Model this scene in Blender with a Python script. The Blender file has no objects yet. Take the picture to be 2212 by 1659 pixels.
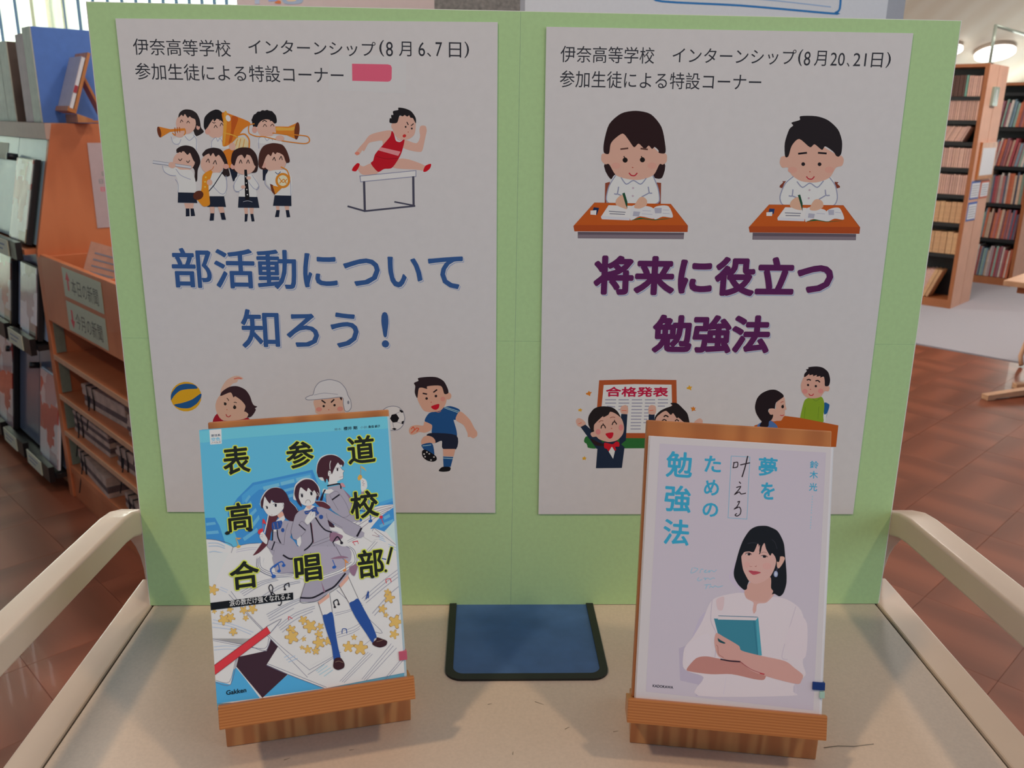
import bpy, bmesh, math, random
from mathutils import Matrix, Vector
from mathutils.geometry import tessellate_polygon
random.seed(7)
SC = bpy.context.scene
COL = SC.collection
WORLD_S = 0.25
LAMP_L = 17
LAMP_R = 12
WIN_W = 600
WIN_B = 300
ROOM_L = 40
SIDE_W = 45
TZ = 0.958                                   # height of the trolley top above the floor
# ---------------------------------------------------------------- camera, measured from the board, the posters and the trolley
F_PX, W_PX, H_PX = 1880.0, 2212.0, 1659.0
CAM = Vector((-0.03797, -0.73216, 0.44178 + TZ))
RIGHT = Vector((0.99935414, -0.031928, 0.01648969))
DOWN = Vector((0.00653306, -0.28980336, -0.95706391))
FWD = Vector((0.03533591, 0.95655351, -0.2894076))
cd = bpy.data.cameras.new('camera')
cam = bpy.data.objects.new('camera', cd); COL.objects.link(cam)
cd.sensor_width = 36.0; cd.lens = F_PX / W_PX * 36.0
cd.clip_start = 0.02; cd.clip_end = 80
cd.dof.use_dof = True; cd.dof.focus_distance = 0.74; cd.dof.aperture_fstop = 17
cam.matrix_world = Matrix(((RIGHT.x, -DOWN.x, -FWD.x, CAM.x), (RIGHT.y, -DOWN.y, -FWD.y, CAM.y), (RIGHT.z, -DOWN.z, -FWD.z, CAM.z), (0, 0, 0, 1)))
SC.camera = cam
def ray(px, py): return RIGHT * ((px - W_PX / 2) / F_PX) + DOWN * ((py - H_PX / 2) / F_PX) + FWD
def project(p):
    d = Vector(p) - CAM; z = d.dot(FWD)
    return (F_PX * d.dot(RIGHT) / z + W_PX / 2, F_PX * d.dot(DOWN) / z + H_PX / 2, z)
def on_plane(px, py, p0, n):
    d = ray(px, py); return CAM + d * ((Vector(p0) - CAM).dot(n) / d.dot(n))
def lin(c):
    c = c.lstrip('#'); v = [int(c[i:i + 2], 16) / 255 for i in (0, 2, 4)]
    return [x / 12.92 if x <= 0.04045 else ((x + 0.055) / 1.055) ** 2.4 for x in v]
# ---------------------------------------------------------------- world, lamps, exposure
wd = bpy.data.worlds.new('daylight'); SC.world = wd; wd.use_nodes = True
bg = wd.node_tree.nodes['Background']; bg.inputs[0].default_value = (0.60, 0.954, 1.33, 1); bg.inputs[1].default_value = WORLD_S
def area(name, loc, target, size, power, col, shape='DISK'):
    l = bpy.data.lights.new(name, 'AREA'); l.shape = shape; l.size = size; l.energy = power; l.color = col
    o = bpy.data.objects.new(name, l); COL.objects.link(o); o.location = loc
    o.rotation_euler = (Vector(target) - Vector(loc)).to_track_quat('-Z', 'Y').to_euler(); return o
WARM = (1.0, 0.72, 0.46)
area('lamp_light', (-1.06, -1.05, TZ + 2.05), (0, -0.1, TZ), 0.15, LAMP_L, WARM)
area('lamp_light', (1.06, -0.98, TZ + 2.05), (0, -0.1, TZ), 0.15, LAMP_R, WARM)
area('window_daylight', (3.4, -1.1, 2.1), (0, 0, TZ), 2.2, SIDE_W, (0.82, 0.93, 1.0), 'SQUARE')
for lx, ly, lz, lp in ((2.6, 4.6, 3.3, ROOM_L), (0.2, 2.6, 3.5, ROOM_L * .8), (4.7, 5.2, 2.7, ROOM_L), (-0.7, 1.1, 2.75, ROOM_L * .35)):
    area('room_fill_light', (lx, ly, lz), (lx, ly, 0), 0.5, lp, (1.0, 0.92, 0.84))  # added fill lights, no visible fixtures: brighten carpet, bookcase ends and rack
SC.view_settings.view_transform = 'Standard'; SC.view_settings.look = 'None'
SC.view_settings.exposure = -0.2; SC.view_settings.gamma = 1.0; SC.view_settings.use_curve_mapping = False
# ---------------------------------------------------------------- materials
def new_mat(name):
    m = bpy.data.materials.new(name); m.use_nodes = True; nt = m.node_tree
    return m, nt, nt.nodes['Principled BSDF']
def pm(name, hexa, rough=0.5, vary=0.06, scale=40.0, bump=0.0, metal=0.0, coat=0.0, k=1.0, rnd=0.0, detail=4.0):
    m, nt, b = new_mat(name); c = [min(0.95, x * k) for x in lin(hexa)]
    tc = nt.nodes.new('ShaderNodeTexCoord'); n = nt.nodes.new('ShaderNodeTexNoise')
    n.inputs['Scale'].default_value = scale; n.inputs['Detail'].default_value = detail
    nt.links.new(tc.outputs['Object'], n.inputs['Vector'])
    r = nt.nodes.new('ShaderNodeValToRGB'); r.color_ramp.elements[0].position = 0.3; r.color_ramp.elements[1].position = 0.7
    r.color_ramp.elements[0].color = [x * (1 - vary) for x in c] + [1]; r.color_ramp.elements[1].color = [min(0.97, x * (1 + vary)) for x in c] + [1]
    nt.links.new(n.outputs['Fac'], r.inputs[0]); out = r.outputs[0]
    if rnd:
        oi = nt.nodes.new('ShaderNodeObjectInfo'); mr = nt.nodes.new('ShaderNodeMapRange')
        mr.inputs[3].default_value = 1 - rnd; mr.inputs[4].default_value = 1 + rnd
        hs = nt.nodes.new('ShaderNodeHueSaturation'); nt.links.new(oi.outputs['Random'], mr.inputs[0]); nt.links.new(mr.outputs[0], hs.inputs['Value'])
        nt.links.new(out, hs.inputs['Color']); out = hs.outputs[0]
    nt.links.new(out, b.inputs['Base Color'])
    b.inputs['Roughness'].default_value = rough; b.inputs['Metallic'].default_value = metal; b.inputs['Coat Weight'].default_value = coat
    if bump:
        bp = nt.nodes.new('ShaderNodeBump'); bp.inputs['Strength'].default_value = bump; bp.inputs['Distance'].default_value = 0.001
        nt.links.new(n.outputs['Fac'], bp.inputs['Height']); nt.links.new(bp.outputs[0], b.inputs['Normal'])
    return m
def wood(name, light, dark, axis='X', scale=60.0, dist=3.0, rough=0.45, k=1.0, stretch=(1, 1, 1), coat=0.15, mixp=(0.25, 0.8), rnd=0.0):
    m, nt, b = new_mat(name)
    tc = nt.nodes.new('ShaderNodeTexCoord'); mp = nt.nodes.new('ShaderNodeMapping'); mp.inputs['Scale'].default_value = stretch
    w = nt.nodes.new('ShaderNodeTexWave'); w.bands_direction = axis; w.inputs['Scale'].default_value = scale; w.inputs['Distortion'].default_value = dist
    w.inputs['Detail'].default_value = 3; w.inputs['Detail Scale'].default_value = 1.2
    n = nt.nodes.new('ShaderNodeTexNoise'); n.inputs['Scale'].default_value = 30; n.inputs['Detail'].default_value = 6
    nt.links.new(tc.outputs['Object'], mp.inputs[0]); nt.links.new(mp.outputs[0], w.inputs[0]); nt.links.new(mp.outputs[0], n.inputs[0])
    mx = nt.nodes.new('ShaderNodeMath'); mx.operation = 'MULTIPLY_ADD'; mx.inputs[1].default_value = 0.65
    m2 = nt.nodes.new('ShaderNodeMath'); m2.operation = 'MULTIPLY'; m2.inputs[1].default_value = 0.35
    nt.links.new(n.outputs['Fac'], m2.inputs[0]); nt.links.new(w.outputs['Fac'], mx.inputs[0]); nt.links.new(m2.outputs[0], mx.inputs[2])
    r = nt.nodes.new('ShaderNodeValToRGB'); r.color_ramp.elements[0].position = mixp[0]; r.color_ramp.elements[1].position = mixp[1]
    r.color_ramp.elements[0].color = [min(.95, x * k) for x in lin(dark)] + [1]; r.color_ramp.elements[1].color = [min(.95, x * k) for x in lin(light)] + [1]
    nt.links.new(mx.outputs[0], r.inputs[0]); out = r.outputs[0]
    if rnd:
        oi = nt.nodes.new('ShaderNodeObjectInfo'); mr = nt.nodes.new('ShaderNodeMapRange')
        mr.inputs[3].default_value = 1 - rnd; mr.inputs[4].default_value = 1 + rnd
        hs = nt.nodes.new('ShaderNodeHueSaturation'); nt.links.new(oi.outputs['Random'], mr.inputs[0]); nt.links.new(mr.outputs[0], hs.inputs['Value'])
        nt.links.new(out, hs.inputs['Color']); out = hs.outputs[0]
    nt.links.new(out, b.inputs['Base Color']); b.inputs['Roughness'].default_value = rough; b.inputs['Coat Weight'].default_value = coat
    return m
def print_mat(name, rough, coat):
    m, nt, b = new_mat(name); a = nt.nodes.new('ShaderNodeVertexColor'); a.layer_name = 'ink'
    n = nt.nodes.new('ShaderNodeTexNoise'); n.inputs['Scale'].default_value = 900; n.inputs['Detail'].default_value = 2
    mr = nt.nodes.new('ShaderNodeMapRange'); mr.inputs[3].default_value = 0.96; mr.inputs[4].default_value = 1.04
    hs = nt.nodes.new('ShaderNodeHueSaturation'); nt.links.new(n.outputs['Fac'], mr.inputs[0]); nt.links.new(mr.outputs[0], hs.inputs['Value'])
    nt.links.new(a.outputs[0], hs.inputs['Color']); nt.links.new(hs.outputs[0], b.inputs['Base Color'])
    b.inputs['Roughness'].default_value = rough; b.inputs['Specular IOR Level'].default_value = 0.2; b.inputs['Coat Weight'].default_value = coat; b.inputs['Coat Roughness'].default_value = 0.12; return m
INK_PAPER = print_mat('printed_ink', 0.6, 0.0)
INK_COVER = print_mat('printed_cover', 0.35, 0.25)
M_PAPER = pm('poster_paper', 'e9e8ea', 0.62, 0.015, 120)
M_GREEN = pm('green_paper', 'bfe6a8', 0.7, 0.03, 260, bump=0.05)
M_FOAM = pm('foam_core', 'f0f0ec', 0.7, 0.03, 50)
M_CREAM = pm('cream_laminate', 'd8c4b2', 0.42, 0.045, 420, bump=0.03, detail=6)
M_CREAM2 = pm('cream_enamel', 'ccb8a6', 0.34, 0.02, 30, coat=0.15)
M_GASKET = pm('black_gasket', '1d211f', 0.5, 0.1, 90)
M_BLUEPAD = pm('blue_panel', '43659c', 0.42, 0.10, 60, bump=0.05)
M_GROOVE = pm('dark_groove', '4a443c', 0.8, 0.2, 300)
M_EASEL = wood('easel_pine_face', 'ca8248', 'b8703c', 'X', 10, 8.0, 0.4, stretch=(1, 1, .18))
M_LEDGE = wood('easel_pine_long_grain', 'cc8244', 'b96e34', 'Z', 160, 1.5, 0.38, stretch=(.12, 1, 1))
M_BLOCK = wood('easel_pine_block', 'd0925c', 'b87446', 'X', 24, 12.0, 0.42, stretch=(1, .3, .12))
M_CASE = pm('bookcase_beech', 'e6b196', 0.6, 0.05, 9)
M_CASEDK = pm('bookcase_edge', 'a8643c', 0.45, .08, 12)
M_RACK = wood('rack_wood', 'c4744a', 'b2633c', 'Z', 5, 3, 0.45, stretch=(1, 1, .15), k=1.3)
M_RACKL = pm('rack_edge', 'd8a27c', 0.45, .08, 20)
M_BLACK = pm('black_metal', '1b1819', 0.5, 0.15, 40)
M_FLOOR = wood('parquet', '8c4c34', '6d3824', 'X', 1.6, 9.0, 0.42, stretch=(1, .10, 1), coat=.05, rnd=0.05, k=1.15, mixp=(.0, 1.0))
M_FLOOR.node_tree.nodes['Principled BSDF'].inputs['Specular IOR Level'].default_value = 0.3
M_SUB = pm('floor_joint', '7c4c38', 0.7, 0.1, 30)
M_CARPET = pm('grey_carpet', 'aaa6ae', 0.95, 0.06, 300, bump=0.3)
M_CEIL = wood('ceiling_boards', 'f4e6d4', 'efdec9', 'X', 1.2, 2.0, 0.6, stretch=(1, .1, 1), coat=0)
M_WALL = pm('wall_plaster', 'dcd2c4', 0.8, 0.03, 10)
# ---------------------------------------------------------------- mesh helpers
def mesh_obj(name, verts, faces, mat, parent=None, smooth=False):
    me = bpy.data.meshes.new(name); me.from_pydata([tuple(v) for v in verts], [], faces); me.update()
    if mat: me.materials.append(mat)
    o = bpy.data.objects.new(name, me); COL.objects.link(o)
    if parent: o.parent = parent
    if smooth:
        for p in me.polygons: p.use_smooth = True
    return o
def from_bm(name, bm, mat, parent=None, smooth=False):
    bmesh.ops.recalc_face_normals(bm, faces=bm.faces)
    me = bpy.data.meshes.new(name); bm.to_mesh(me); bm.free(); me.materials.append(mat)
    o = bpy.data.objects.new(name, me); COL.objects.link(o)
    if parent: o.parent = parent
    if smooth:
        for p in me.polygons: p.use_smooth = True
    return o
def bx(bm, x0, x1, y0, y1, z0, z1, bev=0.0, seg=2):
    v = [bm.verts.new(c) for c in ((x0, y0, z0), (x1, y0, z0), (x1, y1, z0), (x0, y1, z0), (x0, y0, z1), (x1, y0, z1), (x1, y1, z1), (x0, y1, z1))]
    fs = [bm.faces.new([v[i] for i in f]) for f in ((0, 3, 2, 1), (4, 5, 6, 7), (0, 1, 5, 4), (1, 2, 6, 5), (2, 3, 7, 6), (3, 0, 4, 7))]
    if bev: bmesh.ops.bevel(bm, geom=list({e for f in fs for e in f.edges}), offset=bev, segments=seg, profile=0.6, affect='EDGES')
def box(name, x0, x1, y0, y1, z0, z1, mat, parent=None, bev=0.0):
    bm = bmesh.new(); bx(bm, x0, x1, y0, y1, z0, z1, bev); return from_bm(name, bm, mat, parent)
def prism(name, pts, x0, x1, mat, parent=None, axis='X', bev=0.0):     # a closed outline pulled along an axis
    bm = bmesh.new(); put = {'X': lambda a, b, t: (t, a, b), 'Y': lambda a, b, t: (a, t, b), 'Z': lambda a, b, t: (a, b, t)}[axis]
    r0 = [bm.verts.new(put(a, b, x0)) for a, b in pts]; r1 = [bm.verts.new(put(a, b, x1)) for a, b in pts]; n = len(pts)
    fs = [bm.faces.new(r0), bm.faces.new(r1)] + [bm.faces.new((r0[i], r0[(i + 1) % n], r1[(i + 1) % n], r1[i])) for i in range(n)]
    if bev: bmesh.ops.bevel(bm, geom=list(bm.edges), offset=bev, segments=2, profile=0.6, affect='EDGES')
    return from_bm(name, bm, mat, parent)
def tube(name, pts, r, mat, parent=None, n=8):
    bm = bmesh.new(); P = [Vector(p) for p in pts]; prev = None; rings = []
    for i, p in enumerate(P):
        t = (P[min(i + 1, len(P) - 1)] - P[max(i - 1, 0)]).normalized()
        a = prev if prev else (Vector((0, 0, 1)) if abs(t.z) < .9 else Vector((1, 0, 0)))
        a = (a - t * a.dot(t)).normalized(); prev = a; b = t.cross(a)
        rings.append([bm.verts.new(p + (a * math.cos(q * 2 * math.pi / n) + b * math.sin(q * 2 * math.pi / n)) * r) for q in range(n)])
    for A, B in zip(rings, rings[1:]):
        for q in range(n): bm.faces.new((A[q], A[(q + 1) % n], B[(q + 1) % n], B[q]))
    bm.faces.new(rings[0]); bm.faces.new(rings[-1]); return from_bm(name, bm, mat, parent, True)
def disc_prism(name, cx, cy, r, z0, z1, mat, parent=None, n=40):
    return prism(name, [(cx + r * math.cos(i * 2 * math.pi / n), cy + r * math.sin(i * 2 * math.pi / n)) for i in range(n)], z0, z1, mat, parent, 'Z')
def tag(o, label=None, cat=None, group=None, kind=None):
    if label: o['label'] = label
    if cat: o['category'] = cat
    if group: o['group'] = group
    if kind: o['kind'] = kind
    return o
def empty(name, loc=(0, 0, 0), rz=0.0, m=None):
    o = bpy.data.objects.new(name, None); COL.objects.link(o); o.empty_display_size = 0.05
    o.matrix_world = m if m else Matrix.Translation(loc) @ Matrix.Rotation(rz, 4, 'Z'); return o
def frame(O, u, into, up):
    return Matrix(((u.x, into.x, up.x, O.x), (u.y, into.y, up.y, O.y), (u.z, into.z, up.z, O.z), (0, 0, 0, 1)))
# ---------------------------------------------------------------- flat print on a face: u to the right, v up, ink lies eps in front
class Face:
    def __init__(s, M, rect, k, parent, ink, lift=0.00003, y=0.0):
        s.M = M; s.Mi = M.inverted(); s.rect = rect; s.k = k; s.parent = parent; s.ink = ink; s.lift = lift; s.y = y
        s.n = M.to_3x3() @ Vector((0, 1, 0)); s.o = M @ Vector((0, y, 0)); s.stack = []
    def level(s, q):          # every shape lies just above the shapes it overlaps
        b = (min(p[0] for p in q), max(p[0] for p in q), min(p[1] for p in q), max(p[1] for p in q)); lv = 0
        for c, l in s.stack:
            if l >= lv and b[0] < c[1] and c[0] < b[1] and b[2] < c[3] and c[2] < b[3]: lv = l + 1
        s.stack.append((b, lv)); return lv
    def hit(s, px, py):
        p = s.Mi @ on_plane(px, py, s.o, s.n); return (p.x, p.z)
def smooth_pts(p, closed, seg=4):
    n = len(p); out = []
    rng = range(n) if closed else range(n - 1)
    for i in rng:
        if closed: a, b, c, d = p[(i - 1) % n], p[i], p[(i + 1) % n], p[(i + 2) % n]
        else: a, b, c, d = p[max(i - 1, 0)], p[i], p[i + 1], p[min(i + 2, n - 1)]
        for q in range(seg):
            out.append(cr(a, b, c, d, q / seg))
    if not closed: out.append(p[-1])
    return out
def cr(a, b, c, d, t, T=0.42):
    h1 = 2 * t ** 3 - 3 * t * t + 1; h2 = t ** 3 - 2 * t * t + t; h3 = -2 * t ** 3 + 3 * t * t; h4 = t ** 3 - t * t
    return tuple(h1 * b[j] + h2 * T * (c[j] - a[j]) + h3 * c[j] + h4 * T * (d[j] - b[j]) for j in (0, 1))
def clip_tri(tri, r):
    P = tri
    for ax, lim, sg in ((0, r[0], 1), (0, r[1], -1), (1, r[2], 1), (1, r[3], -1)):
        Q = []
        for i in range(len(P)):
            A, B = P[i - 1], P[i]; da, db = sg * (A[ax] - lim), sg * (B[ax] - lim)
            if (da >= 0) != (db >= 0):
                t = da / (da - db); Q.append((A[0] + t * (B[0] - A[0]), A[1] + t * (B[1] - A[1])))
            if db >= 0: Q.append(B)
        P = Q
        if len(P) < 3: return []
    return P
class Art:
    def __init__(s, face, name, ox=0, oy=0, sc=1, step=1.2e-5):
        s.f = face; s.name = name; s.o = (ox, oy, sc); s.V = []; s.F = []; s.C = []; s.layer = 0; s.step = step; s.k = face.k
    def at(s, ox, oy, sc): s.o = (ox, oy, sc); return s
    def px(s, x, y): return (s.o[0] + x / s.o[2], s.o[1] + y / s.o[2])
    def add_tris(s, pts, tris, col, sub=None):
        if sub is None: s.lv = s.f.level(pts); sub = 0
        z = s.f.y - s.f.lift - s.lv * s.step - sub; r = s.f.rect
        for t in tris:
            T = [pts[i] for i in t]
            if not all(r[0] <= p[0] <= r[1] and r[2] <= p[1] <= r[3] for p in T):
                T = clip_tri(T, r)
                if not T: continue
            b = len(s.V); s.V += [(p[0], z, p[1]) for p in T]; f = list(range(b, b + len(T)))
            ar = sum(T[i - 1][0] * T[i][1] - T[i][0] * T[i - 1][1] for i in range(len(T)))
            if ar < 0: f.reverse()
            s.F.append(f); s.C.append(col)
    def col(s, h): return [min(0.93, x * s.k) for x in lin(h)] + [1.0]
    def poly(s, h, pts, smooth=False):
        if smooth: pts = smooth_pts(pts, True)
        q = [s.f.hit(*s.px(*p)) for p in pts]
        s.add_tris(q, tessellate_polygon([[Vector((a, b, 0)) for a, b in q]]), s.col(h)); s.layer += 1
    def line(s, h, w, pts, smooth=False):
        if smooth and len(pts) > 2: pts = smooth_pts(pts, False)
        L, R = [], []
        for i, p in enumerate(pts):
            a, b = pts[max(i - 1, 0)], pts[min(i + 1, len(pts) - 1)]
            if 0 < i < len(pts) - 1:
                d1 = Vector((p[0] - a[0], p[1] - a[1])).normalized(); d2 = Vector((b[0] - p[0], b[1] - p[1])).normalized()
                t = d1 + d2; t = t.normalized() if t.length > 1e-4 else d1; m = 1 / max(0.5, t.dot(d1))
            else:
                t = Vector((b[0] - a[0], b[1] - a[1])); t = t.normalized() if t.length else Vector((1, 0)); m = 1
            e = Vector((0, 0))
            if i == 0: e = -t * w * .35
            if i == len(pts) - 1: e = t * w * .35
            n = Vector((-t.y, t.x)) * w * .5 * m
            L.append((p[0] + e.x + n.x, p[1] + e.y + n.y)); R.append((p[0] + e.x - n.x, p[1] + e.y - n.y))
        q = [s.f.hit(*s.px(*p)) for p in L + R]; n = len(L)
        s.add_tris(q, [t for i in range(n - 1) for t in ((i, i + 1, n + i + 1), (i, n + i + 1, n + i))], s.col(h)); s.layer += 1
    def ell(s, h, cx, cy, rx, ry, rot=0):
        a = math.radians(rot); n = 22 if rx * ry > 60 else 10
        s.poly(h, [(cx + rx * math.cos(t) * math.cos(a) - ry * math.sin(t) * math.sin(a), cy + rx * math.cos(t) * math.sin(a) + ry * math.sin(t) * math.cos(a)) for t in (i * 2 * math.pi / n for i in range(n))])
    def dsl(s, text):
        for ln in text.strip().splitlines():
            w = ln.split(); c = w[1]
            if w[0] in 'SP': s.poly(c, [tuple(map(float, q.split(','))) for q in w[2:]], w[0] == 'S')
            elif w[0] in 'LK': s.line(c, float(w[2]), [tuple(map(float, q.split(','))) for q in w[3:]], w[0] == 'L')
            else:
                (a, b), (x, y) = [tuple(map(float, q.split(','))) for q in w[2:4]]; s.ell(c, a, b, x, y, float(w[4]))
        return s
    def text(s, body, cx, cy, w, h, looks, rot=0.0, slant=0.0, box_off=None):
        """lettering whose ink box is w x h crop pixels about (cx, cy); looks = [(colour, weight, dx, dy)], drawn in order"""
        c0 = s.f.hit(*s.px(cx, cy)); l = s.f.hit(*s.px(cx - w / 2, cy)); r = s.f.hit(*s.px(cx + w / 2, cy)); t = s.f.hit(*s.px(cx, cy - h / 2)); b = s.f.hit(*s.px(cx, cy + h / 2))
        W = abs(r[0] - l[0]); H = abs(t[1] - b[1]); R = looks[-1][1] if box_off is None else box_off
        V, T = glyphs(body); xs = [v[0] for v in V]; ys = [v[1] for v in V]; x0, x1, y0, y1 = min(xs) - R, max(xs) + R, min(ys) - R, max(ys) + R; mx, my = (x0 + x1) / 2, (y0 + y1) / 2
        ca, sa = math.cos(rot), math.sin(rot); E = (W / (x1 - x0) + H / (y1 - y0)) / 2; kx = (x1 - x0) / W * E; ky = (y1 - y0) / H * E
        for colr, off, dx, dy in looks:
            n = 0 if off <= 0.001 else 8 if off < .03 else 14
            sh = [(0, 0)] + [(off * kx * math.cos(i * 2 * math.pi / n), off * ky * math.sin(i * 2 * math.pi / n)) for i in range(n)] + ([(off * .5 * math.cos(i * math.pi / 2), off * .5 * math.sin(i * math.pi / 2)) for i in range(4)] if off > .045 else [])
            for jj, (ox, oy) in enumerate(sh):
                q = []
                for x, y in V:
                    a = (x + ox - mx) / (x1 - x0) * W; d = (y + oy - my) / (y1 - y0) * H; a += slant * d
                    q.append((c0[0] + a * ca - d * sa + dx * W / w, c0[1] + a * sa + d * ca - dy * H / h))
                if jj == 0: s.lv = s.f.level([(p[0] + e * off * E * 1.0, p[1] + e * off * E) for p in q for e in (-1, 1)])
                s.add_tris(q, T, s.col(colr), jj * 1.5e-6)
            s.lv += 2; s.f.stack[-1] = (s.f.stack[-1][0], s.lv)
        return s
    def build(s, label=None, name=None):
        me = bpy.data.meshes.new(name or s.name); me.from_pydata(s.V, [], s.F); me.update(); at = me.color_attributes.new('ink', 'FLOAT_COLOR', 'CORNER')
        buf = []
        for f, c in zip(s.F, s.C): buf += c * len(f)
        at.data.foreach_set('color', buf); me.materials.append(s.f.ink)
        o = bpy.data.objects.new(name or s.name, me); COL.objects.link(o); o.parent = s.f.parent
        if label: o['label'] = label
        return o
_g = {}
def glyphs(body):
    key = body
    if key not in _g:
        c = bpy.data.curves.new('glyphs', 'FONT'); c.body = body; c.resolution_u = 3
        o = bpy.data.objects.new('glyphs', c); COL.objects.link(o); bpy.context.view_layer.update()
        me = bpy.data.meshes.new_from_object(o.evaluated_get(bpy.context.evaluated_depsgraph_get())); me.calc_loop_triangles()
        _g[key] = ([(v.co.x, v.co.y) for v in me.vertices], [tuple(t.vertices) for t in me.loop_triangles])
        bpy.data.objects.remove(o); bpy.data.curves.remove(c); bpy.data.meshes.remove(me)
    return _g[key]
# ================================================================ ROOM (axes turned 47 degrees to the trolley)
AU = math.radians(-47.0); U = Vector((math.cos(AU), math.sin(AU), 0)); Vv = Vector((-math.sin(AU), math.cos(AU), 0))
def room(a, b, z=0.0): p = U * a + Vv * b; p.z = z; return p
ROOM = Matrix.Rotation(AU, 4, 'Z')
floor = box('floor', -5.5, 7.5, -3.0, 11.2, -0.06, -0.006, M_SUB); floor.matrix_world = ROOM; tag(floor, kind='structure')
carpet = box('carpet', -5.4, 7.4, 5.465, 11.1, -0.006, 0.004, M_CARPET); carpet.matrix_world = ROOM
tag(carpet, 'pale grey ribbed carpet under the bookcases beyond the wooden floor', 'carpet')
TS = 0.303
def tile_mesh():
    bm = bmesh.new(); bx(bm, 0.0003, TS - .0003, 0.0003, TS - .0003, -0.006, 0, 0.0006, 1); me = bpy.data.meshes.new('floor_tile'); bm.to_mesh(me); bm.free(); me.materials.append(M_FLOOR); return me
TM = tile_mesh(); cells = []
for i in range(-18, 24):
    for j in range(-10, 18):
        a, b = 0.03 + i * TS, -0.02 + j * TS
        if a < -5.5 or a + TS > 7.4 or b < -2.9 or b + TS > 5.47: continue
        p = room(a + TS / 2, b + TS / 2); q = project(p); vis = q[2] > 0.3 and -60 < q[0] < 2270 and 500 < q[1] < 1720 and not (330 < q[0] < 1890)
        cells.append((not vis, q[2] if q[2] > 0 else 99, a, b, (i + j) % 2))
cells.sort()
rest = bmesh.new()
for n, (hid, d, a, b, alt) in enumerate(cells):
    if not hid and n < 290:
        o = bpy.data.objects.new('floor_tile', TM); COL.objects.link(o); o.parent = floor
        o.location = (a, b, 0) if not alt else (a + TS, b, 0)
        if alt: o.rotation_euler = (0, 0, math.pi / 2)
    else: bx(rest, a + .0004, a + TS - .0004, b + .0004, b + TS - .0004, -0.006, 0)
tag(from_bm('floor_tiles', rest, M_FLOOR, floor), kind='stuff')
# walls
def wall(name, a0, a1, b0, b1, z0, z1, holes=()):
    bm = bmesh.new(); along = 'a' if a1 - a0 > b1 - b0 else 'b'; lo, hi = (a0, a1) if along == 'a' else (b0, b1); x = lo
    for h0, h1, hz0, hz1 in sorted(holes):
        for s0, s1, t0, t1 in ((x, h0, z0, z1), (h0, h1, z0, hz0), (h0, h1, hz1, z1)):
            if s1 - s0 > 1e-3 and t1 - t0 > 1e-3: bx(bm, *((s0, s1, b0, b1) if along == 'a' else (a0, a1, s0, s1)), t0, t1)
        x = h1
    bx(bm, *((x, hi, b0, b1) if along == 'a' else (a0, a1, x, hi)), z0, z1)
    o = from_bm(name, bm, M_WALL); o.matrix_world = ROOM; return tag(o, kind='structure')
# ceiling, sloping down away from the trolley
CP = CAM + ray(2148, 107).normalized() * 11.0
CN = Vector((0.003, -0.33, -0.944)).normalized()
def ceil_z(a, b): p = room(a, b); return CP.z - ((p.x - CP.x) * CN.x + (p.y - CP.y) * CN.y) / CN.z
crn = [(-5.6, 1.2), (7.6, 1.2), (7.6, 11.3), (-5.6, 11.3)]
cv = [room(a, b, ceil_z(a, b)) for a, b in crn]; cv += [v + Vector((0, 0, .12)) for v in cv]
ceiling = mesh_obj('ceiling', cv, [(0, 1, 2, 3), (7, 6, 5, 4), (0, 4, 5, 1), (1, 5, 6, 2), (2, 6, 7, 3), (3, 7, 4, 0)], M_CEIL); tag(ceiling, kind='structure')
LW = -5.48; WS = Vector((-3.1, 4.6, 0)).dot(Vv)                       # window wall on the left; slat positions run along it
wall('wall_left', LW - .15, LW, -3.0, 11.3, 0, 4.6, [(WS - 1.5, WS + 0.57, 0.5, 2.6), (WS + 0.66, WS + 2.4, 0.5, 2.6), (WS + 2.5, WS + 4.4, .5, 2.6)])
wall('wall_back', LW, 7.5, 11.15, 11.3, 0, 2.9, [(-4.6, -3.2, 1.0, 1.75), (-3.1, -1.9, 1.0, 1.75), (-1.6, 0.2, 1.0, 1.75)])
M_BLIND, nt, b = new_mat('blind_fabric'); nt.nodes.remove(b)
d_ = nt.nodes.new('ShaderNodeBsdfDiffuse'); t_ = nt.nodes.new('ShaderNodeBsdfTranslucent'); x_ = nt.nodes.new('ShaderNodeMixShader')
d_.inputs[0].default_value = (.82, .84, .78, 1); t_.inputs[0].default_value = (.86, .9, .82, 1); x_.inputs[0].default_value = .6
nt.links.new(d_.outputs[0], x_.inputs[1]); nt.links.new(t_.outputs[0], x_.inputs[2]); nt.links.new(x_.outputs[0], nt.nodes['Material Output'].inputs[0])
bl = empty('vertical_blind', room(LW + .03, WS, 2.62), AU)
tag(bl, 'white vertical blind drawn across the bright window wall behind the rack', 'blind')
box('head_rail', 0, .04, -1.55, 2.45, 0, .04, M_CREAM2, bl)
sl = bmesh.new(); bx(sl, -.001, .001, -.046, .046, -2.1, 0); slm = bpy.data.meshes.new('slat'); sl.to_mesh(slm); sl.free(); slm.materials.append(M_BLIND)
for i in range(45):
    y = -1.5 + i * .0885
    o = bpy.data.objects.new('slat', slm); COL.objects.link(o); o.parent = bl; o.location = (.05, y, 0); o.rotation_euler = (0, 0, math.radians(28))
M_SASH = pm('window_sash', '8f8a7c', .5, .05)
for k, (a, c) in enumerate(((WS - 1.5, WS + .57), (WS + .66, WS + 2.4), (WS + 2.5, WS + 4.4))):
    bm = bmesh.new()
    for y0, y1, z0, z1 in ((a, a + .05, .5, 2.6), (c - .05, c, .5, 2.6), (a, c, .5, .55), (a, c, 2.55, 2.6)): bx(bm, LW - .1, LW - .04, y0, y1, z0, z1)
    o = from_bm('window_%d' % (k + 1), bm, M_SASH); o.matrix_world = ROOM; tag(o, kind='structure')
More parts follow.
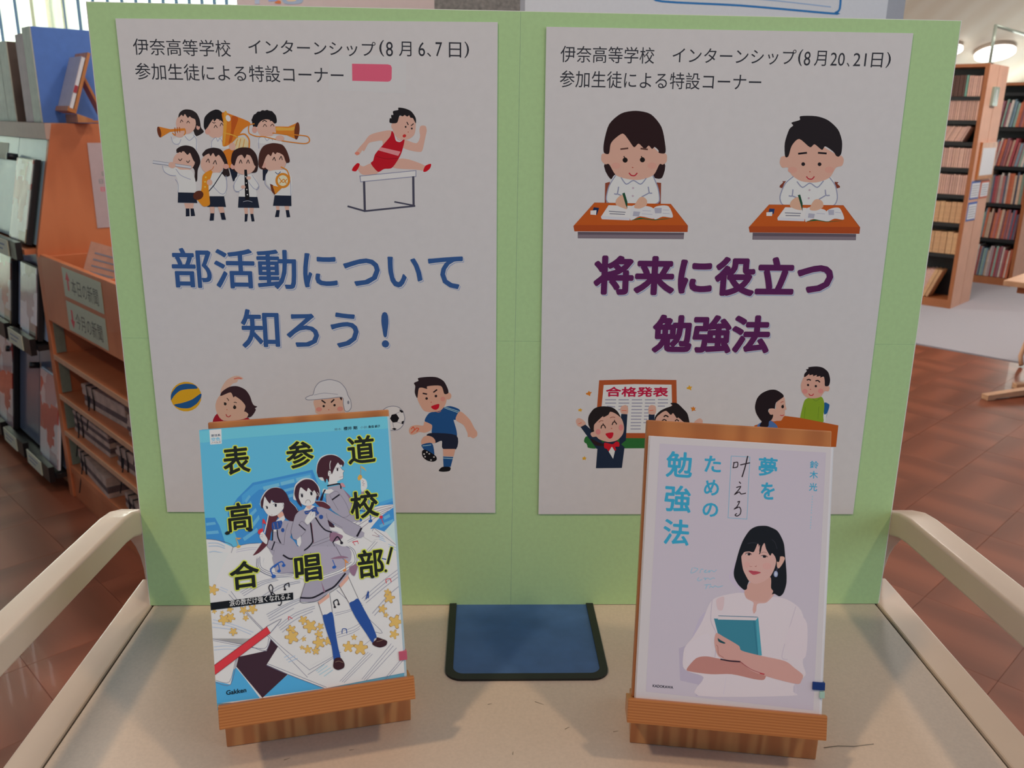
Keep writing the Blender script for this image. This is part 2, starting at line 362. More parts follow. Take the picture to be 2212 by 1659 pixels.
p = room(LW - .7, WS + 1.2, 1.7); area('window_daylight', p, p + U, 3.4, WIN_W, (0.93, 1.0, 0.95), 'SQUARE').data.size = 3.6
p = room(-2.5, 11.9, 1.6); area('window_daylight', p, p - Vv, 3.0, WIN_B, (0.95, 1.0, 0.9), 'SQUARE')
# round ceiling lamps
M_LAMP, nt, b = new_mat('lamp_diffuser'); b.inputs['Emission Color'].default_value = (1, .98, .93, 1); b.inputs['Emission Strength'].default_value = 6; b.inputs['Base Color'].default_value = (.9, .9, .9, 1)
def ceiling_lamp(px, py, r, label):
    d = ray(px, py); P = CAM + d * ((CP - CAM).dot(CN) / d.dot(CN)); t1 = Vector((0, 0, 1)).cross(CN).normalized(); t2 = CN.cross(t1)
    e = empty('ceiling_lamp', m=Matrix(((t1.x, t2.x, CN.x, P.x), (t1.y, t2.y, CN.y, P.y), (t1.z, t2.z, CN.z, P.z), (0, 0, 0, 1))))
    tag(e, label, 'lamp'); disc_prism('lamp_rim', 0, 0, r * 1.04, 0.0, .035, M_CREAM2, e); disc_prism('diffuser', 0, 0, r, .036, .06, M_LAMP, e)
ceiling_lamp(2149, 106, 0.19, 'large round lit lamp in the ceiling above the right bookcases')
ceiling_lamp(2052, 99, 0.12, 'round lit ceiling lamp mostly hidden by the edge of the green board')
# ================================================================ BOOKCASES on the right
def upright_book(name, s0, w, t0, depth, z0, h, mat, M, lean=0.0, label=None, group=None):
    bm = bmesh.new(); bx(bm, 0, w, 0, depth, 0, h)
    o = from_bm(name, bm, mat); o.matrix_world = M @ Matrix.Translation((s0, t0, z0)) @ Matrix.Rotation(lean, 4, 'Y'); return tag(o, label, 'book', group)
def bookcase(loc, ang, length, depth, h, shelves, label):
    M = Matrix.Translation(loc) @ Matrix.Rotation(ang, 4, 'Z'); e = empty('bookcase', m=M); tag(e, label, 'bookcase', 'bookcases on the right')
    box('side_panel', -.028, 0, 0, depth / 2 - .005, 0, h, M_CASE, e, .002); box('side_panel', -.028, 0, depth / 2 + .005, depth, 0, h, M_CASE, e, .002)
    box('side_panel', -length, -length + .028, 0, depth, 0, h, M_CASE, e)
    box('front_edge', -.03, -.0, -.006, .0, 0, h, M_CASEDK, e)
    box('top_panel', -length + .028, -.028, 0, depth, h - .025, h - .001, M_CASEDK, e)
    box('plinth', -length + .028, -.028, .0, depth, 0, .07, M_CASEDK, e)
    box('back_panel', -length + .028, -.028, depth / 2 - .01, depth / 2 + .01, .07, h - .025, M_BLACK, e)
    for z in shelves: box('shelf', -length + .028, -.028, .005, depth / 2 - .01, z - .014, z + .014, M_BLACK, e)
    return e, M
C1H = 1.872
c1, M1 = bookcase((3.748, 6.063, 0), math.radians(-45), 0.95, 0.49, C1H, (1.62, 1.445, 1.285, 1.09, .885, .665, .42),
                  'double beech bookcase with framed notice on its end panel, nearest on the right')
def bmat(h, k=1.15): return pm('book_' + h, h, .55, .12, 60, k=k)
BEIGE = [bmat(c) for c in ('c99c8a', 'c4988a', 'cfa392', 'b98f80')]; DARK = bmat('5a3a30'); TEAL = bmat('6a9a88')
ORD = 'rightmost|second|third|fourth|fifth|sixth|seventh|eighth|ninth|tenth|eleventh|twelfth|thirteenth|fourteenth|fifteenth|sixteenth|seventeenth|eighteenth|nineteenth|twentieth|twenty-first|twenty-second|twenty-third|twenty-fourth'.split('|')
def nth(i): return ORD[i] if i == 0 else ORD[min(i, 23)] + ' from right'
def row(M, s_start, s_end, z, h, mats, wmin, wmax, label, group, lean=0.0, t0=.012, dep=.13, hv=.006):
    s = s_end; i_ = 0
    while s > s_start:
        w = random.uniform(wmin, wmax); s -= w + .003
        hh = h - random.random() * hv
        off = hh * math.tan(lean) if lean else 0
        upright_book('book', s - off, w, t0 + random.random() * .006, dep, z + (w * math.sin(abs(lean)) if lean else 0), hh, random.choice(mats), M, lean, (label + ', ' + nth(i_)) if group else label, group); i_ += 1
row(M1, -.26, -.14, 1.636, .155, [DARK], .011, .014, 'dark brown paperback, top shelf of nearest bookcase', 'dark paperbacks on the top shelf')
row(M1, -.137, -.1365, 1.636, .158, [TEAL], .013, .014, 'green paperback between dark and beige ones on the top shelf', None)
row(M1, -.121, -.04, 1.636, .152, BEIGE, .011, .014, 'beige paperback, top shelf of nearest bookcase', 'beige paperbacks on the top shelf')
row(M1, -.26, -.035, 1.461, .15, BEIGE, .010, .014, 'beige paperback, second shelf of nearest bookcase', 'paperbacks on the second shelf')
row(M1, -.27, -.06, 1.301, .125, BEIGE, .012, .015, 'slanting paperback, third shelf of nearest bookcase', 'leaning paperbacks on the third shelf', lean=.42)
row(M1, -.27, -.035, 1.106, .152, BEIGE, .012, .016, 'beige paperback, fourth shelf of nearest bookcase', 'paperbacks on the fourth shelf')
row(M1, -.27, -.035, .901, .155, BEIGE, .012, .016, 'beige paperback, fifth shelf of nearest bookcase', 'paperbacks on the fifth shelf')
LB = [bmat('c99a70', 1.1), bmat('c2926a', 1.1)]
row(M1, -.27, -.035, .681, .165, LB, .03, .045, 'thick tan volume, sixth shelf of nearest bookcase', 'tan volumes on the sixth shelf')
row(M1, -.27, -.035, .436, .175, LB, .03, .045, 'thick tan volume, seventh shelf of nearest bookcase', 'tan volumes on the seventh shelf')
row(M1, -.27, -.10, .072, .24, LB + BEIGE, .02, .028, 'slanting tan volume, lowest shelf of nearest bookcase', 'leaning volumes on the lowest shelf', lean=.36)
# notices on the end panel
def end_sheet(name, t0, t1, z0, z1, label, edge, cat='notice', proud=.003, lines=5):
    e = box(name, 0, proud, t0, t1, z0, z1, edge); e.matrix_world = M1; tag(e, label, cat)
    g = .012 if proud < .01 else .03
    w = box('paper', proud, proud + .001, t0 + g * (1 if proud < .01 else .9), t1 - g * .9, z0 + g, z1 - g * 1.4, M_PAPER, e)
    for i in range(lines):
        zz = z1 - g * 1.4 - (z1 - z0 - 2.6 * g) * (i + 1) / (lines + 1)
        box('text_line', proud + .001, proud + .0014, t0 + g * 2, t1 - g * (2 + (i * 7) % 3), zz - .004, zz, M_TXT, w)
M_TXT = pm('grey_print', '8a8c98', .7); M_BLUE_E = pm('blue_edge', '4a6cb8', .5); M_RED_E = pm('red_edge', 'd8603c', .5); M_ACR = pm('acrylic_sign', 'a8b8a8', .2, .03, k=.9)
end_sheet('framed_notice', .07, .46, 1.02, 1.30, 'white sheet in a wooden frame on the end of the nearest bookcase', M_EASEL, 'frame', .02, 0)
end_sheet('blue_edged_card', .015, .235, .868, 1.008, 'blue-edged white card below the framed notice, upper of two', M_BLUE_E)
end_sheet('red_edged_card', .265, .475, .866, 1.004, 'orange-edged white card below the framed notice', M_RED_E)
end_sheet('blue_edged_card', .02, .24, .70, .845, 'blue-edged white card, lowest on the bookcase end', M_BLUE_E)
pl = box('shelf_sign', 0, .02, .14, .27, 1.57, 1.71, M_ACR, None, .003); pl.matrix_world = M1; tag(pl, 'small greyish acrylic number plate high on the bookcase end', 'sign')
box('white_mark', .02, .021, .195, .215, 1.60, 1.69, M_PAPER, pl)
po = empty('sign_pole', m=M1 @ Matrix.Translation((-.016, .03, C1H))); tag(po, 'thin greenish metal pole with an arm standing on the bookcase top', 'pole')
M_POLE = pm('pole_metal', '9aa396', .35, .05, metal=.3, k=1.2)
tube('upright', [(0, 0, 0), (0, 0, .27)], .012, M_POLE, po, 12); tube('arm', [(0, 0, .262), (0, .9, .262)], .012, M_POLE, po, 12)
disc_prism('base_plate', 0, 0, .03, 0, .006, M_POLE, po)
c2, M2 = bookcase((4.86, 7.10, 0), math.radians(-45), 0.85, 0.5, 1.80, (1.70, 1.40, 1.06, .73, .41),
                  'beech bookcase of picture books standing behind the nearest one')
PB = [bmat(c, 1.1) for c in ('b06a66', 'c9a890', '7c93a0', 'a8474f', '8fa89a', '5c6478', 'd3c4b8', 'c46a4a', '94606a', 'b8a0a0')]
names = {0: 'brick red', 1: 'cream', 2: 'grey blue', 3: 'crimson', 4: 'sage green', 5: 'slate', 6: 'off-white', 7: 'orange', 8: 'plum', 9: 'dusty pink'}
for r, (z, h, ln) in enumerate(((1.42, .24, .10), (1.077, .25, .13), (.747, .29, 0), (.427, .28, .05), (.073, .29, .05))):
    s = -.035; i_ = 0; wd = ['top', 'second', 'third', 'fourth', 'lowest'][r]
    while s > -.40:
        w = random.uniform(.009, .022); s -= w + .002; q = random.randrange(10); hh = h - random.random() * .05
        upright_book('picture_book', s - hh * math.tan(ln), w, .012 + random.random() * .02, .19, z + w * math.sin(ln), hh, PB[q], M2, ln,
                     '%s picture book, %s shelf of rear bookcase, %s' % (names[q], wd, nth(i_)), 'picture books on the %s shelf' % wd); i_ += 1
# low reading table at the right edge
tl = on_plane(2180, 604, (0, 0, .60), Vector((0, 0, 1)))
tb = empty('reading_table', (tl.x + .42, tl.y - .08, 0), math.radians(-47)); tag(tb, 'low pale wooden reading table with crossed feet at the right edge', 'table')
prism('table_top', [(-.36, -.30), (.5, -.30), (.5, .42), (-.36, .42)], .57, .60, M_RACKL, tb, 'Z', .004)
box('apron', -.30, .44, -.24, .36, .53, .57, M_CASEDK, tb); box('pedestal', .03, .13, .01, .11, .05, .53, M_RACKL, tb, .005)
f1 = on_plane(2128, 852, (0, 0, .03), Vector((0, 0, 1))); f2 = on_plane(2192, 828, (0, 0, .03), Vector((0, 0, 1)))
for f, s_ in ((f1, 'near'), (f2, 'far')):
    l_ = (Matrix.Translation((tl.x + .42, tl.y - .08, 0)) @ Matrix.Rotation(math.radians(-47), 4, 'Z')).inverted() @ f
    d = (Vector((.08, .06, .03)) - l_); L = d.length; ang = math.atan2(d.y, d.x)
    o = prism('foot', [(0, 0), (.05, 0), (.06, .012), (L - .05, .012), (L, 0), (L + .3, 0), (L + .3, .045), (L, .06), (0, .03)], -.022, .022, M_RACKL, tb, 'Y', .003)
    o.location = (l_.x, l_.y, 0); o.rotation_euler = (0, 0, ang)
ch = empty('chair', on_plane(2290, 800, (0, 0, 0), Vector((0, 0, 1))), math.radians(-47)); tag(ch, 'bentwood chair with curved pale legs, mostly outside the right edge', 'chair')
q = on_plane(2206, 788, (0, 0, .015), Vector((0, 0, 1))) - on_plane(2290, 800, (0, 0, 0), Vector((0, 0, 1))); q.rotate(Matrix.Rotation(math.radians(47), 3, 'Z'))
for sx in (0, .42):
    tube('leg', [(q.x + sx, q.y, .012), (q.x + sx - .02, q.y + .03, .06), (q.x + sx - .01, q.y + .06, .15), (q.x + sx + .02, q.y + .10, .30), (q.x + sx + .04, q.y + .12, .42)], .014, M_RACKL, ch)
    tube('leg', [(q.x + sx, q.y + .5, .012), (q.x + sx, q.y + .47, .2), (q.x + sx + .02, q.y + .45, .42)], .014, M_RACKL, ch)
box('seat', q.x, q.x + .46, q.y + .08, q.y + .5, .42, .45, M_RACKL, ch, .008); box('backrest', q.x, q.x + .46, q.y + .48, q.y + .5, .62, .80, M_RACKL, ch, .008)
for sx in (.03, .43): tube('back_post', [(q.x + sx, q.y + .49, .44), (q.x + sx, q.y + .50, .82)], .012, M_RACKL, ch)
# ================================================================ MAGAZINE RACK and NEWSPAPER UNIT on the left
RA = math.radians(-49); RL = Vector((-1.602, 2.385, 0)); MR = Matrix.Translation(RL) @ Matrix.Rotation(RA, 4, 'Z')
rack = empty('magazine_rack', m=MR); tag(rack, 'orange-brown wooden magazine rack with sloping display tiers and closed end panel', 'magazine rack')
prof = [(0, 0), (.42, 0), (.42, 1.365), (.10, 1.365), (.0, .93)]
M_TEALP = pm('flap_panel', 'b4c8ca', .25, .04, 12, coat=.3, k=.95); M_LAV = pm('flap_panel_pale', 'b9bdcc', .3, .05, 12, k=.95); M_GREYP = pm('flap_panel_dark', '7d8090', .22, .08, 8, coat=.4, k=.8)
M_HOLD = pm('holder_black', '211c1c', .4, .1); M_LABEL = pm('label_card', 'd8d2b4', .6, .03); M_CREAMW = pm('rack_top_strip', 'c4a292', .5, .04)
prism('end_panel', prof, -.022, 0, M_RACK, rack, 'X', .002)
prism('end_panel', prof, -2.08, -2.058, M_RACK, rack, 'X', .002)
box('top_board', -2.06, -.022, .085, .42, 1.34, 1.366, M_RACKL, rack)
box('back_board', -2.06, -.022, .40, .42, .05, 1.34, M_RACK, rack); box('base_board', -2.06, -.022, .03, .40, 0, .05, M_RACK, rack)
box('top_strip', -2.06, -.001, .078, .10, 1.312, 1.366, M_CREAMW, rack)
def tilted(name, s0, s1, t0, z0, t1, z1, th, mat, parent, lift=0.0, bev=0.0):
    d = Vector((t1 - t0, z1 - z0)); L = d.length; d /= L; n = Vector((-d.y, d.x))
    a = Vector((t0, z0)) + n * lift; b = Vector((t1, z1)) + n * lift
    return prism(name, [tuple(a), tuple(b), tuple(b + n * th), tuple(a + n * th)], s0, s1, mat, parent, 'X', bev)
PIT = .34
def label_card(parent, s0, s1, t, z0, z1, lines=1):
    l = box('label_card', s0, s1, t - .004, t, z0, z1, M_LABEL, parent)
    for i in range(2): box('text_line', s0 + .03, s1 - .04 - .03 * i, t - .0045, t - .004, z0 + (z1 - z0) * (.62 - .3 * i), z0 + (z1 - z0) * (.72 - .3 * i), M_TXT, l)
for tier, (t0, z0, t1, z1, mt) in enumerate(((.012, .95, .094, 1.31, M_TEALP), (.005, .60, .05, .93, M_LAV), (.005, .10, .06, .52, M_GREYP))):
    for c in range(6):
        s1 = -.024 - PIT * c; s0 = s1 - PIT + .006
        d = tilted('flap_door', s0, s1, t0, z0, t1, z1, .006, mt, rack, 0.0)
        tube('knob', [(s0 + .012, t1 - .01 - (t1 - t0) * .22, z1 - (z1 - z0) * .2), (s0 + .012, t1 - .045 - (t1 - t0) * .22, z1 - (z1 - z0) * .2 + .006)], .013, M_HOLD, d, 10)
        if tier == 0 and c >= 1: tilted('door_label', s0 + .05, s0 + .2, t0 + (t1 - t0) * .76, z0 + (z1 - z0) * .76, t0 + (t1 - t0) * .93, z0 + (z1 - z0) * .93, .001, M_LABEL, d, .0065)
    box('ledge', -2.06, -.024, -.035, .03, z0 - .03, z0 - .012, M_HOLD if tier else M_RACK, rack)
    for c in range(5):
        s1 = -.05 - PIT * c
        h_ = box('label_holder', s1 - .27, s1, -.055, -.035, z0 - .05, z0 + .012, M_HOLD, rack); label_card(h_, s1 - .27, s1 - .085, -.056, z0 - .046, z0 + .01)
def mag_cover(c1_, c2_, c3_, gloss=True):
    m, nt, b = new_mat('magazine_cover'); tc = nt.nodes.new('ShaderNodeTexCoord'); v = nt.nodes.new('ShaderNodeTexVoronoi'); v.inputs['Scale'].default_value = 14; v.distance = 'CHEBYCHEV'
    n = nt.nodes.new('ShaderNodeTexNoise'); n.inputs['Scale'].default_value = 9; n.inputs['Detail'].default_value = 3
    r = nt.nodes.new('ShaderNodeValToRGB'); r.color_ramp.interpolation = 'CONSTANT'; e = r.color_ramp.elements; e[0].position = 0; e[1].position = .48
    e[0].color = lin(c1_) + [1]; e[1].color = lin(c2_) + [1]; x = e.new(.58); x.color = lin(c3_) + [1]
    nt.links.new(tc.outputs['Object'], v.inputs[0]); nt.links.new(v.outputs['Position'], n.inputs[0]); nt.links.new(n.outputs['Fac'], r.inputs[0]); nt.links.new(r.outputs[0], b.inputs['Base Color'])
    b.inputs['Roughness'].default_value = .12; b.inputs['Coat Weight'].default_value = .8
    bp = nt.nodes.new('ShaderNodeBump'); bp.inputs['Strength'].default_value = .5; bp.inputs['Distance'].default_value = .004; n2 = nt.nodes.new('ShaderNodeTexNoise'); n2.inputs['Scale'].default_value = 16
    nt.links.new(tc.outputs['Object'], n2.inputs[0]); nt.links.new(n2.outputs['Fac'], bp.inputs['Height']); nt.links.new(bp.outputs[0], b.inputs['Normal']); return m
def magazine(tier, s0, w, label, mat, hold=True, h=None):
    t0, z0, t1, z1 = ((.012, .95, .094, 1.31), (.005, .60, .05, .93), (.005, .10, .06, .52))[tier]
    d = Vector((t1 - t0, z1 - z0)).normalized(); n = Vector((-d.y, d.x)); hh = h or .29; a = Vector((t0, z0)) - d * 0.005 + n * .03
    e = empty('magazine', m=MR @ Matrix.Translation((s0, a.x, a.y))); tag(e, label, 'magazine', None)
    def sl(nm, x0, x1, lf, th, mt, b0=0, b1=hh): return prism(nm, [tuple(d * b0 + n * lf), tuple(d * b1 + n * lf), tuple(d * b1 + n * (lf + th)), tuple(d * b0 + n * (lf + th))], x0, x1, mt, e, 'X', .001)
    if hold: sl('black_holder', 0, w, -.018, .018, M_HOLD)
    else: sl('pages', 0, w, -.008, .008, M_PAPER)
    sl('cover', .0 if not hold else .004, w - (.012 if hold else 0), 0.0005, .004, mat, .004, hh - .004)
MC = [mag_cover('c88a80', 'e0dcd2', 'b4a488'), mag_cover('b0a0a4', 'e0dce0', '7c5a50'), mag_cover('c8524a', 'e4dcd8', 'c0a8a8'), mag_cover('8a8060', 'd8d4c0', 'a05a48')]
magazine(0, -.262, .215, 'glossy plastic-wrapped magazine alone on the top tier nearest the end panel', MC[0], h=.30)
magazine(0, -.262 - PIT * 2, .215, 'wrapped magazine farther along the top tier', MC[3], h=.30)
magazine(1, -.27, .215, 'glossy dark-edged magazine on the middle tier nearest the end panel', MC[1], h=.27)
magazine(1, -.27 - PIT, .215, 'glossy dark-edged magazine on the middle tier, second from the end panel', MC[0], h=.27)
magazine(1, -.27 - PIT * 2, .215, 'dark-edged magazine on the middle tier, third from the end panel', MC[3], h=.27)
magazine(2, -.245, .215, 'red and white magazine on the lowest tier beside the end panel', MC[2], False, h=.36)
magazine(2, -.27 - PIT * 1.7, .215, 'red and white magazine in a black holder on the lowest tier', MC[2], h=.38)
# volumes and a stand on top of the rack
M_CRM = pm('volume_cream', 'c4c3b0', .5, .1, 30); M_DKB = pm('volume_brown', '5c4c42', .6, .05); M_PNK = pm('volume_pink', 'b99a9c', .5, .12, 25); M_BLU = pm('volume_blue', '4a6cac', .5, .04, k=1.5)
def volume(s0, s1, t0, h, cover, spine, label):
    e = empty('bound_volume', m=MR @ Matrix.Translation((s0, t0, 1.366))); tag(e, label, 'book', None)
    w = s1 - s0; D = .235
    box('front_cover', 0, .003, .004, D, 0, h, cover, e, .001); box('back_cover', w - .003, w, .004, D, 0, h, cover, e, .001)
    box('spine', 0, w, 0, .004, 0, h, spine, e, .001); box('pages', .003, w - .003, .006, D - .006, .004, h - .005, M_PAPER, e)
volume(-.66, -.53, .10, .29, M_DKB, M_CRM, 'cream-spined bound volume at the far left of the rack top')
volume(-.525, -.42, .10, .285, M_DKB, M_CRM, 'bound volume with cream spine and dark brown side on the rack top')
volume(-.293, -.20, .10, .30, M_PNK, M_PNK, 'pink-spined volume beside the big blue one on the rack top')
volume(-.198, -.104, .10, .318, M_BLU, M_CRM, 'big blue volume with a cream spine on the rack top')
# newspaper unit
nu = empty('newspaper_unit', m=MR); tag(nu, 'orange-brown wooden newspaper unit with a front bin and open shelves', 'newspaper shelf')
prism('end_panel', [(.0, 0), (.46, 0), (.46, .915), (.0, .915)], .001, .02, M_RACK, nu, 'X', .002)
box('end_panel', 1.0, 1.02, 0, .46, 0, .93, M_RACK, nu, .002)
box('bin_front', .02, 1.0, 0, .018, .69, .925, M_RACK, nu, .002); box('bin_floor', .02, 1.0, .018, .44, .69, .708, M_RACK, nu)
box('back_board', .02, 1.0, .44, .46, .02, .93, M_RACK, nu)
box('bin_divider', .40, .415, .03, .44, .708, .88, M_RACK, nu)
for z in (.562, .412, .27): box('shelf', .022, .998, .004, .44, z - .018, z, M_RACK, nu); box('shelf_edge', .022, .998, .0, .004, z - .018, z, M_RACKL, nu)
box('shelf', .022, .998, .004, .44, .10, .128, M_RACK, nu); box('plinth', .02, 1.0, .01, .03, 0, .11, M_RACK, nu)
M_STRIP = pm('shelf_rail', '9ba892', .4, .08, 60, metal=.3)
for z0, z1 in ((.13, .25), (.275, .39), (.415, .54), (.566, .685)): box('shelf_rail', .021, .024, .012, .045, z0, z1, M_STRIP, nu)
# signs on the bin
def bin_sign(z0, z1, s0, s1, body, arrow, label):
    M = MR @ Matrix.Translation((s0, -.001, z0)); w, h = s1 - s0, z1 - z0
    o = box('newspaper_sign', 0, w, -.001, .0, 0, h, pm('sign_card', 'b9bfa2', .35, .03, k=1.0), None); o.matrix_world = M; tag(o, label, 'sign')
    f = Face(M, (0, w, 0, h), 1.2, o, INK_COVER, lift=.0002, y=-.001)
    a = Art(f, 'lettering', step=3e-5)
    up = arrow == 'up'; cx = w * .13
    A = [(cx - .008, .25 * h), (cx + .008, .25 * h), (cx + .008, .6 * h), (cx + .022, .6 * h), (cx, .9 * h), (cx - .022, .6 * h), (cx - .008, .6 * h)]
    if not up: A = [(x, h - y) for x, y in A]
    a.add_tris(A, tessellate_polygon([[Vector((x, y, 0)) for x, y in A]]), a.col('cc3a48')); a.layer += 1
    V, T = glyphs(body); xs = [v[0] for v in V]; ys = [v[1] for v in V]
    q = [(w * .22 + (x - min(xs)) / (max(xs) - min(xs)) * w * .68, h * .18 + (y - min(ys)) / (max(ys) - min(ys)) * h * .55) for x, y in V]
    a.add_tris(q, T, a.col('3a4038')); a.build()
bin_sign(.815, .913, .265, .635, '本日の新聞', 'up', 'card with a red up arrow on the newspaper bin, upper of two')
bin_sign(.70, .80, .265, .635, '今月の新聞', 'down', 'card with a red down arrow on the newspaper bin, lower of two')
# notice on the rack's end panel
nf = MR @ Matrix.Translation((.001, .21, 1.0)) @ Matrix.Rotation(math.pi / 2, 4, 'Z')
no = box('wall_notice', 0, .20, -.001, 0, 0, .30, pm('notice_paper', 'c9b3b4', .6, .03), None); no.matrix_world = nf; tag(no, 'white paper notice taped to the end panel of the magazine rack', 'notice')
na = Art(Face(nf, (0, .2, 0, .3), 1.3, no, INK_PAPER, lift=.0002, y=-.001), 'lettering', step=3e-5)
for x0, n_, y, c in ((.037, 5, .185, '8a8c88'), (.024, 5, .158, '86888a'), (.027, 5, .130, 'cc6a78')):      # too blurred in the photograph to read: small blocks in place of characters
    for q_ in range(n_):
        x = x0 + q_ * .021
        for a_, b_, c_, d_ in ((0, .015, 0, .0025), (0, .015, .006, .0085), (0, .015, .0125, .015), (0, .0025, 0, .015), (.0125, .015, 0, .015)):
            na.add_tris([(x + a_, y + c_), (x + b_, y + c_), (x + b_, y + d_), (x + a_, y + d_)], [(0, 1, 2), (0, 2, 3)], na.col(c))
na.build()
# leaflets in the bin
M_LEAF = pm('leaflet', 'c99a84', .6, .08, 30)
for s, t, lean, w_, lab in ((.285, .035, -.37, .15, 'pinkish printed leaflet standing at a slant in the newspaper bin'), (.30, .185, -.12, .13, 'pale leaflet beside the slanted one in the newspaper bin')):
    o = box('leaflet', 0, .003, 0, w_, 0, .165, M_LEAF); o.matrix_world = MR @ Matrix.Translation((s, t, .838 if t < .1 else .80)) @ Matrix.Rotation(lean, 4, 'X'); tag(o, lab, 'leaflet')
    for i in range(5): box('text_line', .003, .0035, .02, w_ - .03 - .02 * (i % 2), .04 + i * .022, .046 + i * .022, M_TXT, o)
M_NEWS = pm('newsprint', 'c2a390', .8, .22, 25, detail=6); M_NEWSD = pm('newsprint_dark', '6a5450', .8, .3, 18); M_STR = pm('string', '2a2426', .8)
def bundle(s0, z, n, label, w=.36, dep=.26, t0=.03):
    e = empty('newspaper_bundle', m=MR @ Matrix.Translation((s0, t0, z)) @ Matrix.Rotation(random.uniform(-.12, .12), 4, 'Z')); tag(e, label, 'newspapers')
    zz = 0
    for i in range(n):
        th = random.uniform(.014, .022); off = random.uniform(0, .02); pr = [(0 + off, zz), (w + off, zz), (w + off, zz + th)]
        pr += [(off + .01 - .01 * math.sin(a) - .004, zz + th / 2 + th / 2 * math.cos(a)) for a in (0, .5, 1.0, 1.57, 2.1, 2.6)]
        p = prism('newspaper', pr, 0, dep, M_NEWS if i % 2 == 0 or i == n - 1 else M_NEWSD, e, 'Y'); zz += th
    for x in (.05, .10):
        o = tube('string', [(x, -.003, -.0), (x + .01, -.004, zz * .5), (x, -.003, zz + .002), (x, dep * .5, zz + .003), (x, dep, zz + .002)], .0025, M_STR, e, 6)
    if z < .70: tube('string', [(.075, -.004, zz * .6), (.09, -.012, zz * .3), (.085, -.02, -.02), (.09, -.032, -.07)], .0022, M_STR, e, 6)
bundle(.09, .709, 6, 'folded newspapers lying under the leaflets in the bin', t0=.05)
bundle(.20, .413, 4, 'string-tied newspaper bundle on the second shelf near the rack')
bundle(.62, .413, 4, 'string-tied newspaper bundle on the second shelf beside the green board')
bundle(.05, .271, 5, 'string-tied newspaper bundle on the third shelf near the rack')
bundle(.48, .271, 4, 'string-tied newspaper bundle on the third shelf beside the green board')
bundle(.05, .129, 4, 'string-tied newspaper bundle on the lowest shelf near the rack')
bundle(.52, .129, 3, 'string-tied newspaper bundle on the lowest shelf beside the green board')
